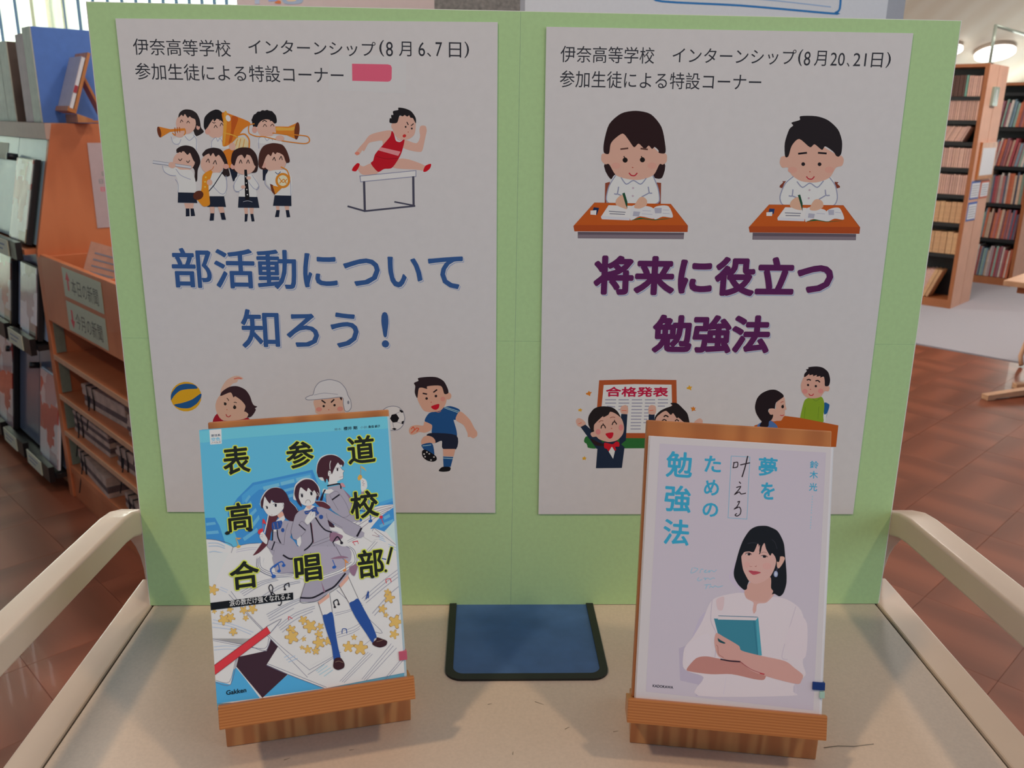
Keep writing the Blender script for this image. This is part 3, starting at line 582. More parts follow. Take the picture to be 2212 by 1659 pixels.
# ---------------------------------------------------------------- flat print (drawn on the paper and covers at their real place)
BAND = '''
S 2b2426 530,690 535,660 568,638 620,640 665,665 690,715 700,775 722,812 662,845 640,800 600,760 540,720
E d0ab9c 583,745 78,84 0
E cf9f92 678,775 14,20 0
S 2b2426 525,700 532,665 570,637 625,640 668,668 690,720 696,765 670,762 655,715 628,702 612,690 598,702 575,672 562,690 548,678
L 3a2f30 5 540,738 548,718 560,732
L 3a2f30 5 590,742 600,726 612,742
S d2d5dc 465,850 480,870 520,850 580,832 650,832 668,870 668,950 540,950 530,905 500,908 475,890
L 9096b4 4 468,850 480,890 505,908 530,902 545,870
L 9096b4 4 640,835 664,870 664,950
L 9096b4 4 575,845 610,878 650,845
P cf7f2c 372,770 460,790 575,782 575,800 458,812 385,856
E 6a3520 375,812 14,43 -12
L cf7f2c 9 575,790 578,820 560,838 500,838 480,820
K b05f22 7 497,780 500,830
K b05f22 7 515,778 518,830
K b05f22 7 533,776 536,830
E d0ab9c 535,835 32,20 0
S 1e1c20 722,765 730,700 765,660 825,637 860,655 885,690 890,760 850,800 780,830 735,800
E d0ab9c 815,785 72,76 0
E cf9f92 752,808 20,24 0
S 1e1c20 722,770 728,700 770,655 818,636 830,650 850,648 862,668 876,690 868,715 840,690 805,730 795,712 770,745 752,775 735,790
L 2b2426 5 790,735 800,742 812,738
L 2b2426 5 845,722 850,708 858,722
L 2b2426 5 803,778 814,760 827,778
L 2b2426 5 850,765 860,742 872,760
S d2d5dc 780,930 785,880 815,855 900,870 940,900 935,940
L 9096b4 4 782,932 785,885 815,855 832,885 848,860 868,890
S cf7a28 866,660 960,685 1085,740 1030,790 985,850 930,905 868,918 876,760
S b5561e 940,690 990,705 960,800 940,880 915,900 935,800
S e09a3a 880,668 905,672 890,880 872,912
E e8e4dc 912,705 18,26 -20
L d8a040 9 876,818 960,840 1010,880 1040,935
L cf7f2c 11 985,838 1040,828 1075,870 1075,940
S d9c69a 970,870 1030,850 1070,900 1040,960 980,960 955,930
L c98a35 5 985,870 965,935
L c98a35 5 1010,865 995,940
L c98a35 5 1040,870 1025,945
S cf7a28 876,960 930,940 960,960 940,1080 905,1085 880,1000
E d0ab9c 945,925 26,30 0
S 1c1a1e 1098,730 1105,690 1140,660 1190,645 1250,650 1285,690 1285,745 1200,740 1140,770 1110,775
E 1c1a1e 1110,720 16,18 0
E 1c1a1e 1125,690 18,18 0
E 1c1a1e 1150,668 18,16 0
E 1c1a1e 1182,658 18,16 0
E 1c1a1e 1215,656 18,16 0
E 1c1a1e 1245,664 18,16 0
E 1c1a1e 1268,690 17,17 0
E d0ab9c 1210,785 72,72 0
E cf9f92 1118,795 20,26 0
L 1c1a1e 7 1180,730 1195,722 1212,730
L 1c1a1e 7 1240,725 1255,720 1268,730
L 2b2426 5 1185,770 1198,752 1212,770
L 2b2426 5 1243,766 1256,750 1268,766
S d2d5dc 1150,900 1152,860 1185,848 1300,848 1325,880 1320,905
L 9096b4 4 1152,940 1152,862 1190,850 1215,880 1240,855 1260,878
P cf7f2c 1280,768 1380,770 1455,738 1440,868 1370,838 1285,825
S e2a548 1290,775 1380,780 1430,770 1420,800 1370,800 1290,800
E 6a3520 1448,803 20,68 5
L cf7f2c 8 1115,748 1075,760 1075,820 1130,845 1200,850 1330,880 1500,902 1545,885 1535,850 1480,838 1260,820
E d0ab9c 1315,860 34,22 0
S 2b2022 510,965 530,930 580,918 640,935 680,990 695,1050 675,1110 670,1190 648,1195 650,1110 600,1060
E d0ab9c 568,1040 86,78 0
S 2b2022 508,975 530,930 585,916 645,935 685,995 695,1050 668,1060 640,1030 615,975 595,990 560,955 548,975 530,960
L 3a2f30 6 526,1022 538,1035 552,1020
L 3a2f30 6 588,1038 600,1050 612,1034
S d2d5dc 400,1075 420,1090 500,1085 540,1105 620,1110 655,1180 655,1285 522,1285 518,1190 500,1155 440,1140 405,1110
L 9096b4 4 400,1075 415,1120 460,1148 505,1152
L 9096b4 4 500,1180 522,1215 522,1285
L 9096b4 4 505,1100 545,1150 620,1182
P c6cad2 328,1035 625,1078 623,1096 326,1055
L 8f93a0 4 328,1035 625,1078
L 8f93a0 4 326,1055 623,1096
E d0ab9c 475,1070 28,24 20
P 1f2637 522,1282 655,1285 672,1365 520,1362
P d0ab9c 568,1366 645,1366 638,1410 582,1410
P 1c2233 582,1408 610,1408 612,1468 582,1470
P 1c2233 618,1408 644,1408 655,1466 622,1468
S 2b2022 716,1000 735,955 790,935 850,945 885,985 905,1040 915,1100 925,1150 890,1160 865,1140 870,1060
E d0ab9c 790,1060 92,84 0
E cf9f92 895,1080 24,20 0
S 2b2022 714,1000 735,952 795,934 855,948 890,995 900,1045 880,1050 860,1015 838,990 815,1005 795,975 775,1000 760,972 735,985
L 2f2628 6 742,1045 758,1022 766,1050
L 2f2628 6 796,1060 812,1034 822,1062
S d2d5dc 740,1160 800,1130 860,1135 895,1180 900,1260 880,1312 770,1315 745,1250
L 9096b4 4 895,1150 902,1240 885,1290 850,1290 790,1230
K 1c2233 7 868,1125 800,1230 760,1275
P 1f2637 768,1312 880,1312 895,1395 750,1395
S d98a25 765,1112 790,1120 778,1165 760,1230 768,1330 768,1380 720,1392 680,1350 655,1320 700,1270 708,1230 715,1150
E 5a2f22 680,1305 42,34 -30
E f0c060 738,1165 7,7 0
E f0c060 733,1200 7,7 0
E f0c060 733,1240 7,7 0
L c06a28 4 765,1115 790,1100 800,1080
E d0ab9c 768,1205 22,24 0
P d0ab9c 770,1395 805,1395 805,1445 775,1445
P d0ab9c 832,1395 875,1395 885,1440 850,1445
P 1c2233 775,1445 803,1445 800,1500 768,1502
P 1c2233 850,1442 882,1440 895,1495 862,1495
P 1c2233 920,1090 990,1100 975,1190 950,1195
S 33201f 938,1030 955,965 1010,935 1080,940 1130,985 1145,1050 1140,1110 1110,1130 960,1120
E d0ab9c 1040,1065 88,80 0
E cf9f92 948,1080 18,22 0
S 33201f 935,1040 950,965 1010,933 1085,938 1130,985 1145,1060 1120,1075 1095,1015 1065,975 1042,1018 1020,990 990,1000 975,1030 960,1075
L 2f2628 6 1000,1055 1010,1030 1020,1055
L 2f2628 6 1056,1055 1068,1030 1078,1055
S d2d5dc 965,1180 1000,1150 1090,1145 1130,1180 1150,1230 1130,1260 1130,1318 1000,1318 1000,1280 962,1260
L 9096b4 4 1000,1145 955,1230 975,1278 1020,1260 1040,1240
L 9096b4 4 1100,1150 1150,1225 1140,1258 1110,1250 1070,1200
P 1f2637 995,1315 1140,1318 1155,1402 990,1400
P 17171b 1038,1105 1058,1105 1080,1340 1045,1340
E d8d8d8 1050,1160 5,5 0
E d8d8d8 1054,1210 5,5 0
E d8d8d8 1058,1260 5,5 0
E d8d8d8 1062,1300 5,5 0
L b0b4c0 3 1030,1355 1065,1348 1100,1357
E d0ab9c 1030,1240 18,14 0
E d0ab9c 1072,1170 18,14 0
P d0ab9c 1035,1402 1065,1402 1065,1455 1042,1455
P d0ab9c 1078,1402 1112,1402 1108,1450 1085,1450
P 1c2233 1042,1450 1066,1450 1060,1508 1040,1512
P 1c2233 1085,1450 1108,1450 1118,1508 1095,1510
P 1c2233 1180,1090 1225,1105 1195,1190 1182,1190
S 4a2a24 1150,1080 1155,980 1190,920 1260,898 1330,912 1370,960 1385,1035 1350,1060 1200,1105
E d0ab9c 1275,1045 90,76 0
E cf9f92 1188,1070 18,24 0
S 4a2a24 1152,1075 1158,975 1195,918 1262,898 1335,912 1372,965 1393,1040 1365,1050 1345,1000 1325,972 1305,955 1280,985 1262,968 1245,1000 1225,985 1205,1010 1190,1050 1175,1085
L 2f2628 6 1260,1030 1272,1010 1280,1035
L 2f2628 6 1312,1025 1325,1002 1334,1028
S d2d5dc 1205,1150 1240,1115 1350,1108 1400,1150 1412,1200 1400,1310 1275,1308 1255,1260 1215,1220
L 9096b4 4 1205,1150 1200,1215 1245,1265
L 9096b4 4 1390,1150 1400,1230 1400,1308
L 1e3a6a 5 1280,1125 1300,1140 1320,1122
P 1f2637 1275,1305 1403,1308 1405,1388 1262,1386
E cf8428 1338,1190 58,60 0
E e6d9b8 1338,1190 40,42 0
L cf8428 7 1310,1170 1340,1205 1370,1180
L cf8428 7 1315,1210 1345,1180 1365,1212
L cf8428 9 1325,1085 1370,1110 1392,1170
P 6a3520 1238,1215 1262,1225 1290,1290 1272,1302 1250,1270
P cf8428 1258,1228 1335,1245 1280,1298
P d0ab9c 1282,1388 1312,1388 1310,1425 1290,1425
P d0ab9c 1350,1388 1388,1388 1384,1425 1360,1425
P 1c2233 1288,1420 1314,1420 1308,1475 1276,1475
P 1c2233 1360,1420 1386,1420 1396,1475 1368,1478
'''
HURDLE = '''
S cfa697 598,805 520,808 430,835 385,890 345,935 320,970 325,995 350,985 370,955 385,960 420,900 470,885 525,880 530,915 560,915
E d9806e 330,978 18,12 0
S cfa697 690,870 790,900 820,850 815,800 825,765 862,765 872,800 862,850 838,955 810,967 740,955 685,930
S cfa697 655,1022 740,1028 860,1075 850,1112 790,1105 610,1090
S cfa697 440,1058 380,1080 345,1068 335,1105 375,1145 470,1142 500,1115
S c01020 350,1062 330,1055 300,1085 290,1112 320,1118 340,1092
S c01020 862,1075 905,1060 898,1095 868,1120 845,1118
S b51526 600,803 585,850 520,925 470,985 455,1035 437,1058 492,1122 540,1100 600,1092 650,1025 680,960 700,868 665,890 632,880 618,830
P d98a90 512,930 668,965 650,998 495,955
L 8f1020 4 480,1000 550,1020 650,1018
S cfa697 640,740 650,700 720,672 780,720 785,790 770,840 720,870 650,862 615,820 610,770
E cfa697 622,765 26,30 0
S 1f1b1f 585,740 585,705 597,705 595,680 612,678 610,650 650,640 652,622 700,628 750,650 785,700 787,745 765,705 745,700 735,682 720,692 700,680 685,690 660,685 640,740
K 251f22 7 718,736 728,755
K 251f22 7 768,748 752,762
E 251f22 708,772 7,8 0
E 251f22 756,785 7,8 0
E c03030 698,842 14,12 -30
L d89070 4 640,862 660,875 680,870
E b05040 728,812 4,4 0
P d4d6dc 352,1155 788,1112 788,1158 358,1200
K 8c8ea6 6 352,1155 788,1112 788,1158 358,1200 352,1155
K 464657 17 384,1202 390,1425
K 464657 17 767,1163 770,1385
K 464657 13 260,1391 390,1428
K 464657 13 388,1428 778,1388
K 464657 11 624,1356 770,1384
'''
VOLLEY = '''
E d2a022 338,361 157,151 0
S 20548a 184,395 190,330 250,255 330,230 420,240 455,278 360,285 280,300 220,350 190,395
S 20548a 218,442 300,425 400,390 488,330 490,370 450,430 380,475 310,480 250,468
S cfae9c 690,330 700,270 750,195 820,155 870,150 915,170 915,185 870,190 855,215 810,232 760,290
L cc7060 12 830,180 870,172 900,178
S 9c1a2c 610,612 655,535 700,590 890,590 975,580 1040,700 640,760
E cfa994 800,450 160,150 0
S cfa994 650,520 640,430 690,350 760,300 900,320 960,450 970,540 920,590 720,605
E cfa994 938,545 30,35 0
S 38242a 690,355 705,310 780,262 860,255 940,290 985,350 1010,420 1030,450 1062,462 1040,480 1048,495 1030,530 1000,565 960,575 972,540 945,515 930,510 942,455 900,400 840,358 820,368 790,318
L 3a2b2c 7 755,378 765,388 772,402
L 3a2b2c 7 826,420 840,418 852,424
E 2a2422 737,435 14,15 0
L 2a2422 6 725,420 738,430
E 2a2422 833,470 16,18 0
L 2a2422 6 828,448 842,460
E b85040 755,493 5,4 0
L b03038 8 745,542 755,562 775,566 792,552
'''
BATTER = '''
S cfab97 1642,395 1650,480 1680,540 1930,540 1950,500 1930,370 1800,360
S cfd1d7 1555,372 1600,350 1630,340 1650,270 1700,210 1800,188 1900,215 1960,280 1985,350 2012,400 2018,470 1990,508 1955,505 1935,440 1925,368 1850,375 1780,380 1600,395 1560,392
L 8a8d9c 7 1560,388 1555,372 1600,350 1630,340 1650,270 1700,212 1800,188 1900,215 1960,280 1985,350 2012,400 2018,470 1990,508 1955,505 1938,440 1925,368 1780,380 1600,395 1560,388
L 9a9dac 5 1640,345 1740,325 1880,338
E 7c7f8e 1988,420 10,18 0
S 2a2024 1900,372 1922,370 1920,400
K 2b2224 14 1720,400 1752,424
K 2b2224 14 1842,392 1815,418
E 2b2224 1738,458 12,12 0
E 2b2224 1848,448 12,12 0
E c04a40 1790,495 5,5 0
E d08d80 1690,490 30,22 0
E d08d80 1905,485 30,24 0
E d6d8dc 2440,580 120,122 0
L 8a8d9c 7 2563,580 2545,650 2500,695 2440,705 2380,690 2335,640 2318,580 2330,510 2380,470 2440,458 2500,470 2545,515 2563,580
P 17161b 2430,545 2475,535 2505,580 2485,620 2440,625 2412,585
P 17161b 2508,490 2540,505 2550,520 2530,525 2512,512
P 17161b 2530,615 2556,605 2545,640 2530,640
P 17161b 2430,690 2455,678 2480,690 2460,702
L 9497a6 5 2475,535 2510,515
L 9497a6 5 2485,620 2530,635
L 9497a6 5 2440,625 2450,680
'''
SOCCER = '''
S 1f4f86 1500,470 1570,458 1665,500 1620,595 1600,600 1628,700 1630,770 1560,790 1385,745 1380,650 1305,610 1350,530 1440,505
K a9cfe0 5 1510,465 1655,512
K a9cfe0 5 1505,475 1645,524
S cfa18c 1665,510 1760,590 1810,680 1838,720 1838,760 1800,785 1770,770 1745,770 1740,730 1700,650 1620,595
S cfa18c 1305,615 1378,650 1370,700 1310,728 1250,722 1200,745 1160,745 1145,705 1165,665 1220,650 1290,655
L d0563c 9 1170,690 1190,670 1200,700 1170,730
L d0563c 9 1205,700 1225,680 1245,690 1225,715
S 1d2438 1325,755 1385,730 1628,755 1625,895 1490,890 1480,810 1415,832 1400,800
S cfa18c 1330,758 1290,775 1270,815 1280,845 1375,835 1412,832 1410,800 1380,770
P cfa18c 1492,893 1618,893 1600,970 1495,965
S 1f4f86 1275,850 1380,835 1405,960 1380,980 1310,910 1290,890
K 9cc8d8 6 1285,862 1370,852
P 1f4f86 1492,970 1596,975 1570,1075 1497,1075
K 9cc8d8 6 1494,985 1590,992
S 141418 1280,915 1310,900 1370,930 1422,970 1425,1005 1390,1022 1330,1010 1285,970
E b8b8b8 1300,945 9,9 0
E b8b8b8 1328,925 8,8 0
E b8b8b8 1310,972 8,8 0
E b8b8b8 1352,942 8,8 0
E b8b8b8 1370,1005 8,8 0
E b8b8b8 1400,975 8,8 0
S 141418 1490,1075 1565,1078 1560,1115 1500,1125 1450,1118 1460,1095
S cfa18c 1232,370 1260,270 1470,250 1530,330 1520,430 1470,500 1380,518 1300,505 1250,430
E cfa18c 1545,355 32,36 0
E d08d80 1490,385 24,24 0
S 2a1e24 1197,222 1242,200 1240,172 1340,160 1430,165 1500,205 1540,280 1545,325 1505,332 1470,252 1335,255 1330,282 1280,270 1245,280 1230,375 1205,320 1210,255
K 2a1e24 14 1290,328 1325,335
K 2a1e24 14 1398,315 1428,292
E 2a1e24 1325,380 13,13 0
E 2a1e24 1420,355 13,13 0
E c04a40 1371,418 5,5 0
S c0142a 1372,460 1450,435 1448,475 1420,495 1390,488
L d08060 5 1420,512 1445,520 1470,508
'''
STUDY_GIRL = '''
P 8a4632 440,1160 475,1150 475,1320 436,1320
P 8a4632 825,1155 858,1158 855,1320 820,1320
S 2a181a 440,1000 480,1130 560,1090 780,1090 810,1122 866,1118 880,1000 700,900
S d2d6de 500,1110 560,1090 780,1095 820,1160 845,1290 800,1320 700,1325 480,1320 448,1290 455,1220
L 8f94ac 8 520,1100 470,1180 448,1280 480,1320 530,1328
L 8f94ac 8 795,1100 835,1200 845,1290 810,1318 745,1325
S cea493 470,1020 440,1020 412,990 415,945 445,930 480,860 560,790 700,800 840,930 870,930 900,950 898,1000 870,1022 845,1020 800,1100 700,1135 610,1130 520,1100
L 8f94ac 8 560,1120 598,1168 650,1140 705,1168 745,1125
S 2a181a 430,930 432,850 470,720 560,640 670,620 780,645 860,740 888,870 888,935 842,935 838,915 810,890 790,905 765,880 735,905 690,865 655,892 610,830 570,790 510,830 480,870 468,940
K 5d3f38 12 558,906 608,900
K 5d3f38 12 708,902 755,908
E 1b1412 589,988 19,19 0
K 1b1412 7 580,960 588,975
E 1b1412 718,986 19,19 0
K 1b1412 7 710,960 718,975
E b05040 645,1043 6,4 0
L b0243a 9 620,1086 635,1102 660,1104 678,1086
E cf9c8d 520,1030 34,24 0
E cf9c8d 790,1030 34,24 0
L 8f94ac 9 540,1190 530,1240 510,1240
K 8f94ac 9 530,1240 560,1252
L 8f94ac 9 762,1190 770,1232 788,1235
K 8f94ac 9 770,1232 715,1262
E b8a8b4 648,1197 8,8 0
E b8a8b4 646,1256 8,8 0
P a5481e 360,1305 930,1315 1058,1478 1055,1525 210,1520 203,1480
P b9571f 360,1308 928,1316 1050,1475 210,1473
P 5f5560 235,1524 1030,1530 1026,1578 236,1572
P 7d727c 240,1545 1028,1548 1026,1576 238,1570
P 16294f 355,1340 395,1345 378,1398 340,1380
P d6d8e0 330,1365 375,1362 372,1398 330,1395
P cacdd6 465,1325 640,1330 622,1438 415,1430 408,1412
P d6d8e0 470,1325 640,1330 628,1420 412,1405
S d0d2da 640,1330 740,1330 800,1350 810,1425 700,1408 628,1438
S d0d2da 800,1350 850,1328 915,1335 945,1415 870,1410 808,1430
P 1f5f3a 628,1438 700,1418 800,1432 945,1420 900,1428 805,1437 720,1428
K 6f7280 6 470,1370 590,1378
K 6f7280 6 475,1388 585,1394
P a6a8b8 652,1370 702,1375 692,1410 645,1405
P a6a8b8 806,1345 862,1345 860,1385 812,1385
K b4b6c4 5 720,1365 780,1368
K b4b6c4 5 715,1390 790,1394
K b4b6c4 5 870,1360 915,1362
K b4b6c4 5 870,1385 920,1388
S cea78f 520,1320 525,1280 560,1250 590,1262 605,1350 570,1345
S cea78f 655,1340 690,1275 720,1262 750,1285 748,1325 700,1350
P 1d4a33 568,1238 585,1230 606,1300 604,1350 592,1320
'''
STUDY_BOY = '''
S 7a3a2a 452,1200 455,1155 480,1145 840,1150 860,1165 855,1200
S d2d6de 520,1110 800,1110 845,1180 862,1260 850,1310 800,1335 480,1335 435,1300 440,1220
L 8f94ac 8 530,1112 470,1165 432,1260 450,1320 520,1342
L 8f94ac 8 800,1115 845,1180 860,1270 835,1325 760,1340
S cea493 490,1045 450,1045 430,1010 440,965 480,950 500,880 570,825 700,860 860,950 890,955 908,985 895,1030 850,1045 800,1120 700,1155 590,1145 520,1100
L 8f94ac 8 560,1150 600,1192 655,1160 710,1192 755,1145
S 221c20 470,960 468,860 500,760 530,730 518,708 580,688 585,660 700,660 790,690 865,760 895,850 890,935 870,962 850,955 830,925 770,885 745,912 690,870 655,892 575,830 520,880 495,958
K 221c20 14 572,940 628,934
K 221c20 14 720,934 775,938
E 221c20 605,1018 14,14 0
E 221c20 727,1019 14,14 0
E b05040 655,1075 5,4 0
L b0243a 8 630,1112 645,1128 670,1130 687,1112
E cf9c8d 525,1062 34,24 0
E cf9c8d 800,1060 34,24 0
L 8f94ac 9 528,1210 522,1255 500,1255
K 8f94ac 9 522,1255 560,1270
L 8f94ac 9 770,1212 775,1250 800,1252
K 8f94ac 9 775,1250 725,1280
E b8a8b4 652,1212 8,8 0
E b8a8b4 646,1273 8,8 0
P a5481e 350,1320 905,1325 1030,1490 1025,1538 205,1528 198,1490
P b9571f 352,1322 903,1328 1022,1488 205,1482
P 5f5560 228,1530 1000,1540 998,1586 226,1582
P 7d727c 232,1555 998,1562 996,1584 230,1580
P 1f3a6a 352,1350 392,1352 385,1390 345,1385
P d8dae0 330,1378 375,1375 372,1405 330,1405
P cacdd6 470,1340 630,1345 612,1445 415,1438 412,1420
P d6d8e0 472,1340 632,1345 618,1428 415,1415
S d0d2da 635,1345 730,1350 778,1370 785,1445 680,1428 620,1448
S d0d2da 778,1372 830,1345 880,1350 910,1430 840,1425 785,1445
P 1f5f3a 618,1448 690,1430 780,1446 910,1438 870,1443 782,1450 710,1440
K 6f7280 6 470,1382 585,1386
K 6f7280 6 475,1402 580,1404
P a6a8b8 645,1385 692,1390 685,1422 640,1418
P a6a8b8 790,1360 835,1360 835,1398 795,1398
K b4b6c4 5 705,1385 765,1390
K b4b6c4 5 845,1378 885,1382
S cea78f 508,1335 515,1295 555,1265 585,1278 600,1355 560,1358
S cea78f 652,1355 685,1290 720,1280 750,1300 752,1340 700,1365
P 1d4a33 565,1250 582,1245 600,1310 600,1372 588,1330
'''
PASS = '''
P 2a6a34 330,880 380,855 1260,860 1260,990 480,995 370,985
S 2a6a34 325,905 345,860 420,850 470,900 470,990 370,985 365,945 335,930
P a8522c 497,218 880,208 1375,215 1380,480 1360,880 790,875 470,560
P d2d5dd 548,272 900,262 1320,268 1325,470 1300,820 790,818 520,560
K 9a9cae 13 570,440 685,440
K 9a9cae 13 722,440 830,440
K 9a9cae 13 872,440 980,440
K 9a9cae 13 1022,440 1128,440
K 9a9cae 13 1170,437 1275,437
K 9a9cae 13 570,478 685,478
K 9a9cae 13 722,478 835,478
K 9a9cae 13 872,478 985,478
K 9a9cae 13 1022,478 1130,478
K 9a9cae 13 1168,476 1275,476
K 9a9cae 13 590,514 675,520
K 9a9cae 13 722,514 820,514
K 9a9cae 13 870,514 975,514
K 9a9cae 13 1020,514 1060,514
K 9a9cae 13 1168,512 1240,512
K 9a9cae 13 868,552 980,552
K 9a9cae 13 865,590 978,590
K 9a9cae 13 865,626 975,626
K 9a9cae 13 862,662 970,662
K 9a9cae 13 860,700 970,700
K 9a9cae 13 858,735 965,735
K 9a9cae 13 858,772 965,772
K 9a9cae 13 1015,552 1060,552
K 9a9cae 13 1012,590 1055,590
K 9a9cae 13 1012,626 1055,626
K 9a9cae 13 1010,662 1040,662
K 9a9cae 13 1005,700 1040,700
K 9a9cae 13 720,552 750,552
S cda494 250,735 232,690 240,660 265,648 300,660 335,690 345,725 290,748
L d0604a 7 262,715 295,700
S cda494 752,595 735,560 750,515 800,500 825,530 820,600
L d0604a 7 755,562 805,562
P 1d2a40 285,750 340,722 480,850 560,960 470,1000
P 1d2a40 748,600 818,605 800,900 730,960 720,800
P 1d2a40 480,960 560,915 700,905 785,980 755,1215 460,1218
S 2a1a1e 400,880 500,930 620,960 460,960
S 221c1e 372,700 380,620 440,540 530,515 640,525 700,570 740,635 700,640 440,800 400,780
S cda494 465,860 420,862 398,830 410,810 440,800 430,740 500,660 620,575 740,640 778,740 765,830 700,900 600,920 500,890
S 221c1e 375,720 378,630 440,540 530,514 640,525 705,572 738,637 690,600 625,575 600,610 545,638 535,612 470,670 440,720 432,800 405,780
E d08583 485,805 28,32 0
E d08583 745,755 26,36 0
L 8b5040 7 494,695 515,678 540,680
L 8b5040 7 622,645 650,636 675,640
L 2a2020 12 518,762 525,735 545,725 560,740 568,760
K 2a2020 9 540,710 545,728
L 2a2020 12 645,722 655,698 670,690 685,700 694,716
K 2a2020 9 670,672 676,690
E b05040 638,765 7,5 0
S c0182e 568,826 655,812 650,860 630,880 605,878
P d2d5dd 605,1030 640,970 675,1025 655,1112
S c01a2a 555,930 600,935 650,945 690,915 722,925 725,970 680,975 690,1010 670,1015 640,975 605,1025 585,1000 555,985
P 1d2a40 1060,605 1128,605 1125,690 1058,690
S cda494 1062,600 1058,530 1085,500 1135,510 1145,560 1130,605
L d0604a 7 1072,562 1112,558
S 221c1e 1130,640 1200,560 1330,505 1308,478 1380,478 1450,540 1505,610 1512,760 1300,760 1150,740
S cda494 1140,660 1190,600 1255,565 1345,590 1400,645 1460,690 1460,800 1150,800
S 221c1e 1180,600 1240,540 1330,508 1308,480 1375,478 1450,540 1500,610 1512,690 1455,690 1400,640 1380,650 1338,592 1310,612 1255,565
L 2a2020 15 1235,630 1255,618 1280,632
L 2a2020 12 1212,680 1235,664 1260,676
L 2a2020 12 1362,680 1380,665 1400,680
S cda494 1580,690 1640,650 1675,680 1660,740 1600,740
P cc7a28 345,365 368,358 380,335 388,352 414,353 398,372 392,400 376,388 350,380
P d2a030 258,550 278,545 285,533 290,548 308,552 296,562 292,580 280,568 262,572
P d2a030 1492,300 1512,296 1520,272 1532,290 1558,290 1542,308 1545,335 1524,322 1494,316
P cc7a28 1538,525 1560,530 1568,512 1576,530 1596,530 1584,545 1596,565 1574,560 1550,572 1552,552
P d2a030 305,1095 322,1095 332,1080 338,1096 355,1100 342,1112 345,1128 328,1120 310,1126
'''
INTERVIEW = '''
P 8fa0b4 1520,755 1560,758 1605,790 1600,830 1530,1060 1500,1060
P d2d6de 1520,770 1560,920 1540,1050 1500,1050
S 1f5a90 1525,765 1570,768 1600,790 1590,850 1560,920 1520,925
S 7fa028 1280,690 1330,680 1470,668 1510,710 1525,800 1510,960 1490,1060 1170,1020 1165,980 1205,800 1235,720
L 6a8a24 7 1240,830 1225,990
L 6a8a24 7 1445,820 1430,1000
L 62802a 6 1350,700 1400,735 1450,700
P b2571f 780,1010 930,955 1160,985 1735,1098 1700,1420 480,1400 480,1100
S cda090 1222,375 1290,330 1520,380 1540,510 1590,510 1605,545 1585,590 1530,590 1470,670 1370,695 1260,680 1190,600 1175,500 1195,430
S 20181e 1228,378 1228,330 1265,285 1250,265 1290,252 1290,230 1400,218 1500,235 1580,300 1610,400 1605,470 1585,508 1535,508 1530,430 1515,370 1465,385 1465,362 1410,370 1412,345 1358,362 1355,340 1300,350 1300,330
L 20181e 18 1268,420 1295,412 1318,422
L 20181e 18 1398,432 1430,428 1455,450
E 20181e 1282,495 17,17 0
E 20181e 1398,512 17,18 0
E b05040 1317,560 8,7 0
L b8203a 12 1295,628 1310,648 1345,650 1362,628
E d08a84 1235,590 40,36 0
E d08a84 1470,585 40,36 0
S 4a6fa8 520,1110 590,1050 700,1020 790,1070 830,1135 820,1300 500,1300
S cda494 740,1030 690,900 740,845 800,850 810,760 915,672 940,740 945,800 962,858 938,870 935,950 915,970 880,1025 820,1030
S 20161b 565,1010 510,920 490,820 520,700 590,620 700,570 800,568 890,620 918,668 850,720 800,765 785,850 770,845 700,850 690,900 760,940 740,1010 700,1040 680,1120 560,1110 590,1040
E cda494 735,892 38,48 0
L a04438 8 875,760 895,745 915,745
E 1a1518 902,818 20,25 0
K 1a1518 8 900,800 915,790
L b8203a 10 870,945 895,953 918,942
'''
# novel cover, back to front.  coordinates: E1 crop
COVER_SKY = '''
P 5caed8 40,200 2060,60 2100,1700 40,1700
S 68bade 50,238 900,170 1990,70 1990,200 1400,235 700,285 300,320 55,350
P 3e88c6 425,905 580,750 1175,620 1265,850 1500,1200 1800,1250 1500,1460 700,1380 450,1370 330,1060
P 4a9ace 470,880 590,775 1160,650 1180,720 640,820 480,960
P 6db0dc 680,790 840,752 848,785 690,825
P 6db0dc 856,745 990,712 998,745 864,780
P 6db0dc 1010,705 1150,672 1158,702 1018,738
P 62a8d8 880,820 990,792 998,818 888,845
P 62a8d8 500,930 545,870 560,890 515,955
P 62a8d8 470,1010 560,930 575,960 480,1040
P 62a8d8 530,1080 610,1000 622,1030 545,1110
P 62a8d8 570,1160 640,1070 650,1110 590,1190
P 62a8d8 480,1300 620,1200 640,1230 500,1330
P 62a8d8 640,960 720,900 740,925 660,985
P 62a8d8 930,870 1000,850 1010,880 940,900
P 3e88c6 108,1100 205,1098 250,1180 310,1360 120,1320
P 62a8d8 115,1150 205,1140 215,1165 118,1178
P 62a8d8 120,1235 235,1225 245,1255 124,1265
P 4b9cd2 1800,960 1985,900 2010,1060 1990,1200 1800,1200
P 3e88c6 1720,1250 1800,1000 2005,920 2012,1100 1900,1260
P 62a8d8 1880,1090 1940,1060 1950,1090 1890,1120
P 62a8d8 1840,1170 1980,1110 1985,1140 1850,1200
'''
